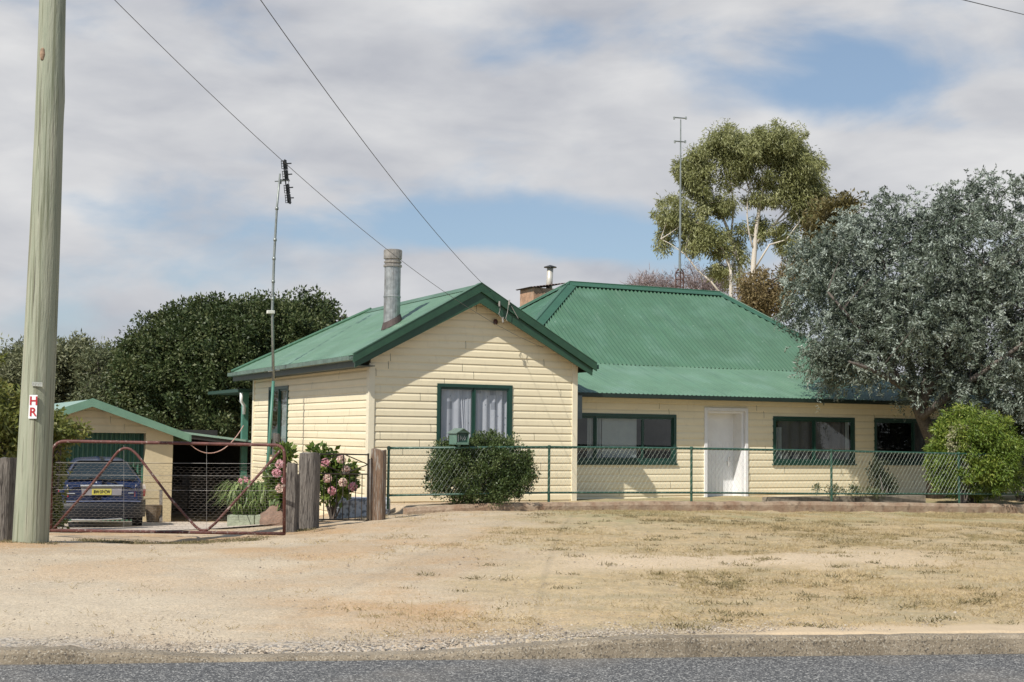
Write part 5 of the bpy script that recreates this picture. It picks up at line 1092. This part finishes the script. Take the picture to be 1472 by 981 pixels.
for i, (px, lab, bl) in enumerate(((940, 'low bare mauve twiggy tree peeping over the roof ridge left of the lattice mast', [(935, 412, 75, 26, 12, 1.5), (915, 416, 75, 12, 8, 1), (962, 415, 75, 16, 14, 1)]), (1005, 'bare mauve twiggy tree behind the lattice mast base', [(1000, 405, 75, 26, 20, 1.6), (1025, 412, 75, 18, 18, 1.2), (1050, 400, 76, 20, 26, 1.2)]))):
    tree('bare_tree', lab, 'tree', px, 75, [(px, 440), (px, 425)], bl, 4200, 130, .55, .34, .024, L_MAUV, mat('mauve_bark', (.2, .16, .15), .9), .12, 60, (.04, .015), seed=70 + i, shell=.1, group='bare twiggy trees beyond the roof')
# golden conifer and companions at the right of the fence
def shrub(name, label, px, Yv, blobs, n, nsub, rs, ll, lw, m, cat='shrub', stems=8, **kw):
    X = wy(px, 650, Yv)[0]; zg = float(gz(X, Yv)[0]); t = thing(name, label, cat, (X, Yv, zg), 'W', kw.pop('group', None))
    o, C = crown('foliage', t, blobs, n, nsub, rs, ll, lw, m, **kw); mb = MB('W'); limbs(mb, np.array((X, Yv, zg - .05)), C, .02, .005, np.random.default_rng(3), stems, .2); mb.build('stem', BARKG, t, smooth=True); return t
shrub('golden_conifer_bush', 'rounded bright yellow-green conifer bush at the right end of the chain-link fence', 1400, 28.75, [(1400, 650, 28.75, 58, 52, .8), (1392, 618, 28.75, 44, 32, .75), (1380, 670, 28.75, 44, 38, .75), (1420, 680, 28.75, 42, 32, .75), (1425, 640, 28.75, 34, 40, .7)], 62000, 520, .17, .085, .022, L_CON, seed=81, shell=.66, outward=.6, droop=.45)
shrub('pale_flowering_shrub', 'small pale cream-leaved sprays poking from the left of the golden conifer', 1383, 28.2, [(1378, 622, 28.25, 14, 8, .2), (1370, 640, 28.25, 9, 14, .2), (1385, 660, 28.3, 10, 26, .2)], 1600, 60, .1, .06, .035, leafmat('cream_leaves', (.14, .16, .06), (.30, .30, .16), (.6, .55, .38)), seed=82, shell=.1)
shrub('dark_hedge_shrub', 'dark green shrub in the shade at the right edge below the silver tree', 1465, 31, [(1470, 650, 31.2, 34, 62, .8), (1450, 610, 31.2, 30, 40, .7), (1500, 640, 31, 50, 80, 1)], 14000, 260, .2, .08, .04, L_DARK, seed=83, shell=.4)
shrub('small_dark_shrub', 'small dark upright shrub against the wall below the shaded window', 1267, 27.9, [(1267, 688, 28.4, 13, 22, .28), (1258, 675, 28.4, 8, 14, .2), (1275, 700, 28.4, 12, 12, .25)], 2600, 90, .12, .06, .03, leafmat('sooty_leaves', (.02, .025, .012), (.04, .05, .022), (.09, .10, .05)), seed=84, shell=.1)
shrub('box_bush', 'bushy dark green shrub growing through the fence below the wing window', 690, 24.7, [(690, 680, 24.1, 64, 42, .5), (655, 674, 24.0, 36, 38, .45), (725, 675, 24.25, 38, 38, .5), (700, 645, 24.25, 46, 17, .4), (665, 648, 24.1, 32, 14, .35), (690, 710, 24.05, 60, 13, .42), (748, 685, 24.4, 18, 30, .35), (632, 690, 23.9, 18, 26, .3), (700, 632, 24.3, 24, 8, .25), (640, 655, 24, 22, 16, .3)], 52000, 700, .15, .05, .021, L_BUSH, seed=85, shell=.35, outward=.6, up_=.5)
# weeds along the edging
wg = thing('edging_weeds', 'straggly green weeds along the edging below the shaded window', 'weeds', (*wy(1225, 700, 27.2)[:2], -1.4), 'W')
crown('foliage', wg, [(1200, 706, 27.2, 14, 6, .15), (1232, 706, 27.4, 16, 6, .15), (1262, 708, 27.6, 20, 6, .15), (1172, 703, 27, 8, 4, .1)], 1500, 60, .08, .05, .02, leafmat('weed_green', (.07, .09, .03), (.13, .15, .06), (.25, .24, .12)), seed=86, shell=0)
# hydrangea
HY = [('hydrangea_bush', 'hydrangea with pink and cream flower heads behind the iron gate', 480, 23.0, [(478, 650, 23, 12, 10, .18), (455, 655, 23, 12, 8, .18), (470, 680, 23, 22, 22, .3), (492, 690, 23, 16, 24, .3), (480, 712, 23, 20, 12, .25)], [(466, 664), (492, 662), (498, 676), (495, 692), (478, 704), (506, 700), (470, 688)], 5),
      ('hydrangea_bush', 'hydrangea with mauve and white flower heads left of the thick timber gate post', 405, 22.6, [(410, 650, 22.6, 10, 10, .15), (402, 690, 22.6, 18, 26, .25), (412, 715, 22.6, 14, 20, .22)], [(402, 668), (398, 682), (409, 692), (401, 704)], 6)]
L_HYD = leafmat('hydrangea_leaves', (.05, .09, .015), (.11, .17, .03), (.26, .30, .08), rough=.4, transl=.3)
FPK = leafmat('hydrangea_petals', (.70, .33, .38), (.80, .55, .54), (.86, .74, .58), rough=.6, transl=.3)
for nm, lab, px, Y, bl, fl_, sd_ in HY:
    t = shrub(nm, lab, px, Y, bl, 1500, 70, .11, .12, .07, L_HYD, cat='hydrangea', seed=90 + sd_, shell=.1, group='hydrangeas by the gate posts', up_=.3)
    rng = np.random.default_rng(sd_)
    for (x, y) in fl_:
        c = wy(x + rng.uniform(-2, 2), y + rng.uniform(-2, 2), Y - .28 - rng.random() * .1); g = unit(rng.normal(size=(150, 3))); tn = np.clip(rng.normal(rng.choice([.15, .4, .75]), .15, 150), 0, 1)
        P = c + g * .062 * rng.uniform(.8, 1.05, (150, 1)); fastmesh('flower_head', leafquads(P - g * 0, unit(np.cross(g, rng.normal(size=g.shape)) + g * .4), .035, .03, rng), 4, FPK, t, None, tn)
# strappy clump
ag = thing('strappy_plant', 'clump of arching strappy leaves spilling over the concrete blocks', 'plant', (*wy(365, 740, 23.2)[:2], gzat(365, 23.2)), 'W')
rng = np.random.default_rng(12); vs = []; tn = []
for i in range(620):
    c = wy(rng.uniform(338, 398), 738, 23.25 + rng.uniform(-.1, .35)); c[2] = c[2] - .1 + rng.uniform(-.03, .05); a = rng.uniform(0, 6.28); l_ = rng.uniform(.35, .6); h = rng.uniform(.25, .58); dx = np.array([math.cos(a), math.sin(a) * .8, 0]); sd_ = np.array([-dx[1], dx[0], 0]) * .017
    pts = [c + dx * l_ * t + np.array([0, 0, h * math.sin(t * 2.5) * 1.1]) for t in (0, .3, .6, .85, 1)]; ws = [1, 1, .9, .6, .1]; tv_ = rng.random()
    for k_ in range(4): vs += [pts[k_] - sd_ * ws[k_], pts[k_] + sd_ * ws[k_], pts[k_ + 1] + sd_ * ws[k_ + 1], pts[k_ + 1] - sd_ * ws[k_ + 1]]; tn.append(tv_)
fastmesh('leaves', np.array(vs), 4, leafmat('strap_leaves', (.07, .12, .03), (.15, .22, .06), (.34, .40, .16), rough=.4, transl=.3), ag, None, np.array(tn))
# rose at the porch
shrub('pink_rose', 'thin rose stem with pink blooms at the foot of the porch post', 352, 25.5, [(352, 700, 25.5, 8, 16, .12), (360, 715, 25.5, 8, 8, .12)], 260, 20, .08, .05, .03, L_HYD, cat='rose', seed=97, stems=5)
rng = np.random.default_rng(2)
ro2 = bpy.data.objects['pink_rose']
for (x, y) in ((346, 692), (353, 690), (359, 694)):
    c = wy(x, y, 25.4); g = unit(rng.normal(size=(60, 3))); fastmesh('bloom', leafquads(c + g * .035, unit(g + rng.normal(size=g.shape)), .04, .035, rng), 4, FPK, ro2, None, rng.random(60) * .4)
# ================================================================== LIGHT AND SKY
sdir = HW((1.80, 1.0, -2.18)); sdir = sdir / np.linalg.norm(sdir); tos = -sdir
sl_ = bpy.data.lights.new('sun', 'SUN'); sl_.energy = 5.0; sl_.angle = R(.55); sl_.color = (1, .955, .88)
so_ = bpy.data.objects.new('sun', sl_); COL.objects.link(so_); so_.rotation_euler = Vector(sdir).to_track_quat('-Z', 'Y').to_euler(); so_.location = (0, -20, 40)
W_ = bpy.data.worlds.new('World'); SC.world = W_; W_.use_nodes = True; nt = W_.node_tree; N = nt.nodes; L = nt.links
bg = N['Background']; bg.inputs['Strength'].default_value = .1
sky = N.new('ShaderNodeTexSky'); sky.sky_type = 'NISHITA'; sky.sun_disc = False; sky.sun_elevation = math.asin(tos[2]); sky.sun_rotation = math.atan2(tos[0], tos[1]); sky.air_density = 1.0; sky.dust_density = .6; sky.ozone_density = 1.2
tc = N.new('ShaderNodeTexCoord'); sp = N.new('ShaderNodeSeparateXYZ'); L.new(tc.outputs['Generated'], sp.inputs[0])
def M_(op, a, b=None, c=None):
    x = N.new('ShaderNodeMath'); x.operation = op
    for i, q in enumerate((a, b, c)):
        if q is None: continue
        if isinstance(q, (int, float)): x.inputs[i].default_value = q
        else: L.new(q, x.inputs[i])
    return x.outputs[0]
az = M_('MULTIPLY', M_('ARCTAN2', sp.outputs[0], sp.outputs[1]), 57.296); el = M_('MULTIPLY', M_('ARCSINE', sp.outputs[2]), 57.296)
def ae(px, py): d = ray(px, py); d = d / np.linalg.norm(d); return math.degrees(math.atan2(d[0], d[1])), math.degrees(math.asin(d[2]))
def gauss(px, py, sx, sy, amp):
    a, e = ae(px, py); k = 1 / .0298
    u_ = M_('MULTIPLY', M_('SUBTRACT', az, a), k / sx); v_ = M_('MULTIPLY', M_('SUBTRACT', el, e), k / sy)
    return M_('MULTIPLY', M_('EXPONENT', M_('MULTIPLY', M_('ADD', M_('MULTIPLY', u_, u_), M_('MULTIPLY', v_, v_)), -1.0)), amp)
def cnoise(sx, sy, sc, det, off=0, dist=.3):
    cv = N.new('ShaderNodeCombineXYZ'); L.new(M_('MULTIPLY', az, sx), cv.inputs[0]); L.new(M_('MULTIPLY', el, sy), cv.inputs[1]); cv.inputs[2].default_value = off
    n = N.new('ShaderNodeTexNoise'); n.inputs['Scale'].default_value = sc; n.inputs['Detail'].default_value = det; n.inputs['Roughness'].default_value = .52; n.inputs['Distortion'].default_value = dist; L.new(cv.outputs[0], n.inputs['Vector']); return n.outputs['Fac']
n1 = cnoise(.10, .22, 1.0, 6, 3.3); n2 = cnoise(.05, .14, 1.0, 5, 8.1)
cov = M_('ADD', M_('MULTIPLY', n1, 1.35), .03)
def step(v, a, b, amp):
    r = N.new('ShaderNodeMapRange'); r.interpolation_type = 'SMOOTHSTEP'; r.inputs[1].default_value = a; r.inputs[2].default_value = b; r.inputs[4].default_value = amp; L.new(v, r.inputs[0]); return r.outputs[0]
cov = M_('ADD', cov, step(el, 22, 40, -.42)); cov = M_('ADD', cov, step(M_('ABSOLUTE', az), 40, 80, -.30))      # unseen cloud overhead and behind thinned so that wall shade renders darker
for g in ((1190, 130, 190, 62, -.42), (1400, 175, 130, 30, -.22), (860, 335, 300, 55, -.40), (560, 330, 260, 34, -.22), (250, 395, 240, 42, -.30), (120, 460, 150, 30, -.2), (20, 25, 140, 50, -.12), (620, 40, 120, 50, -.02), (1080, 230, 140, 60, .12), (1350, 270, 180, 50, .15), (650, 385, 140, 22, .12), (300, 200, 400, 90, .15), (1240, 470, 300, 60, -.05)):
    cov = M_('ADD', cov, gauss(*g))
mr = N.new('ShaderNodeMapRange'); mr.interpolation_type = 'SMOOTHSTEP'; mr.inputs[1].default_value = .30; mr.inputs[2].default_value = .66; L.new(cov, mr.inputs[0])
cr = N.new('ShaderNodeValToRGB'); L.new(M_('ADD', M_('MULTIPLY', n2, .6), M_('MULTIPLY', cnoise(.16, .4, 1, 6, 1.7), .4)), cr.inputs[0])
e = cr.color_ramp.elements; e[0].position = .36; e[0].color = (4.5, 4.7, 5.25, 1); e[1].position = .62; e[1].color = (7.6, 7.6, 7.65, 1)
hz = N.new('ShaderNodeMix'); hz.data_type = 'RGBA'; hz.inputs['Factor'].default_value = .38; L.new(sky.outputs[0], hz.inputs['A']); hz.inputs['B'].default_value = (4.0, 5.4, 7.2, 1)
mx = N.new('ShaderNodeMix'); mx.data_type = 'RGBA'; L.new(mr.outputs[0], mx.inputs['Factor']); L.new(hz.outputs['Result'], mx.inputs['A']); L.new(cr.outputs[0], mx.inputs['B']); L.new(mx.outputs['Result'], bg.inputs['Color'])
vs_ = SC.view_settings; vs_.view_transform = 'Standard'; vs_.look = 'None'; vs_.exposure = 0.0; vs_.gamma = 1; vs_.use_curve_mapping = False
SC.render.engine = 'CYCLES'; SC.cycles.max_bounces = 8; SC.cycles.transparent_max_bounces = 16; SC.cycles.use_denoising = True; SC.cycles.denoiser = 'OPENIMAGEDENOISE'; SC.cycles.denoising_input_passes = 'RGB_ALBEDO_NORMAL'; SC.cycles.denoising_prefilter = 'ACCURATE'
for o in list(bpy.data.objects):
    if '_b' in o.keys(): del o['_b']
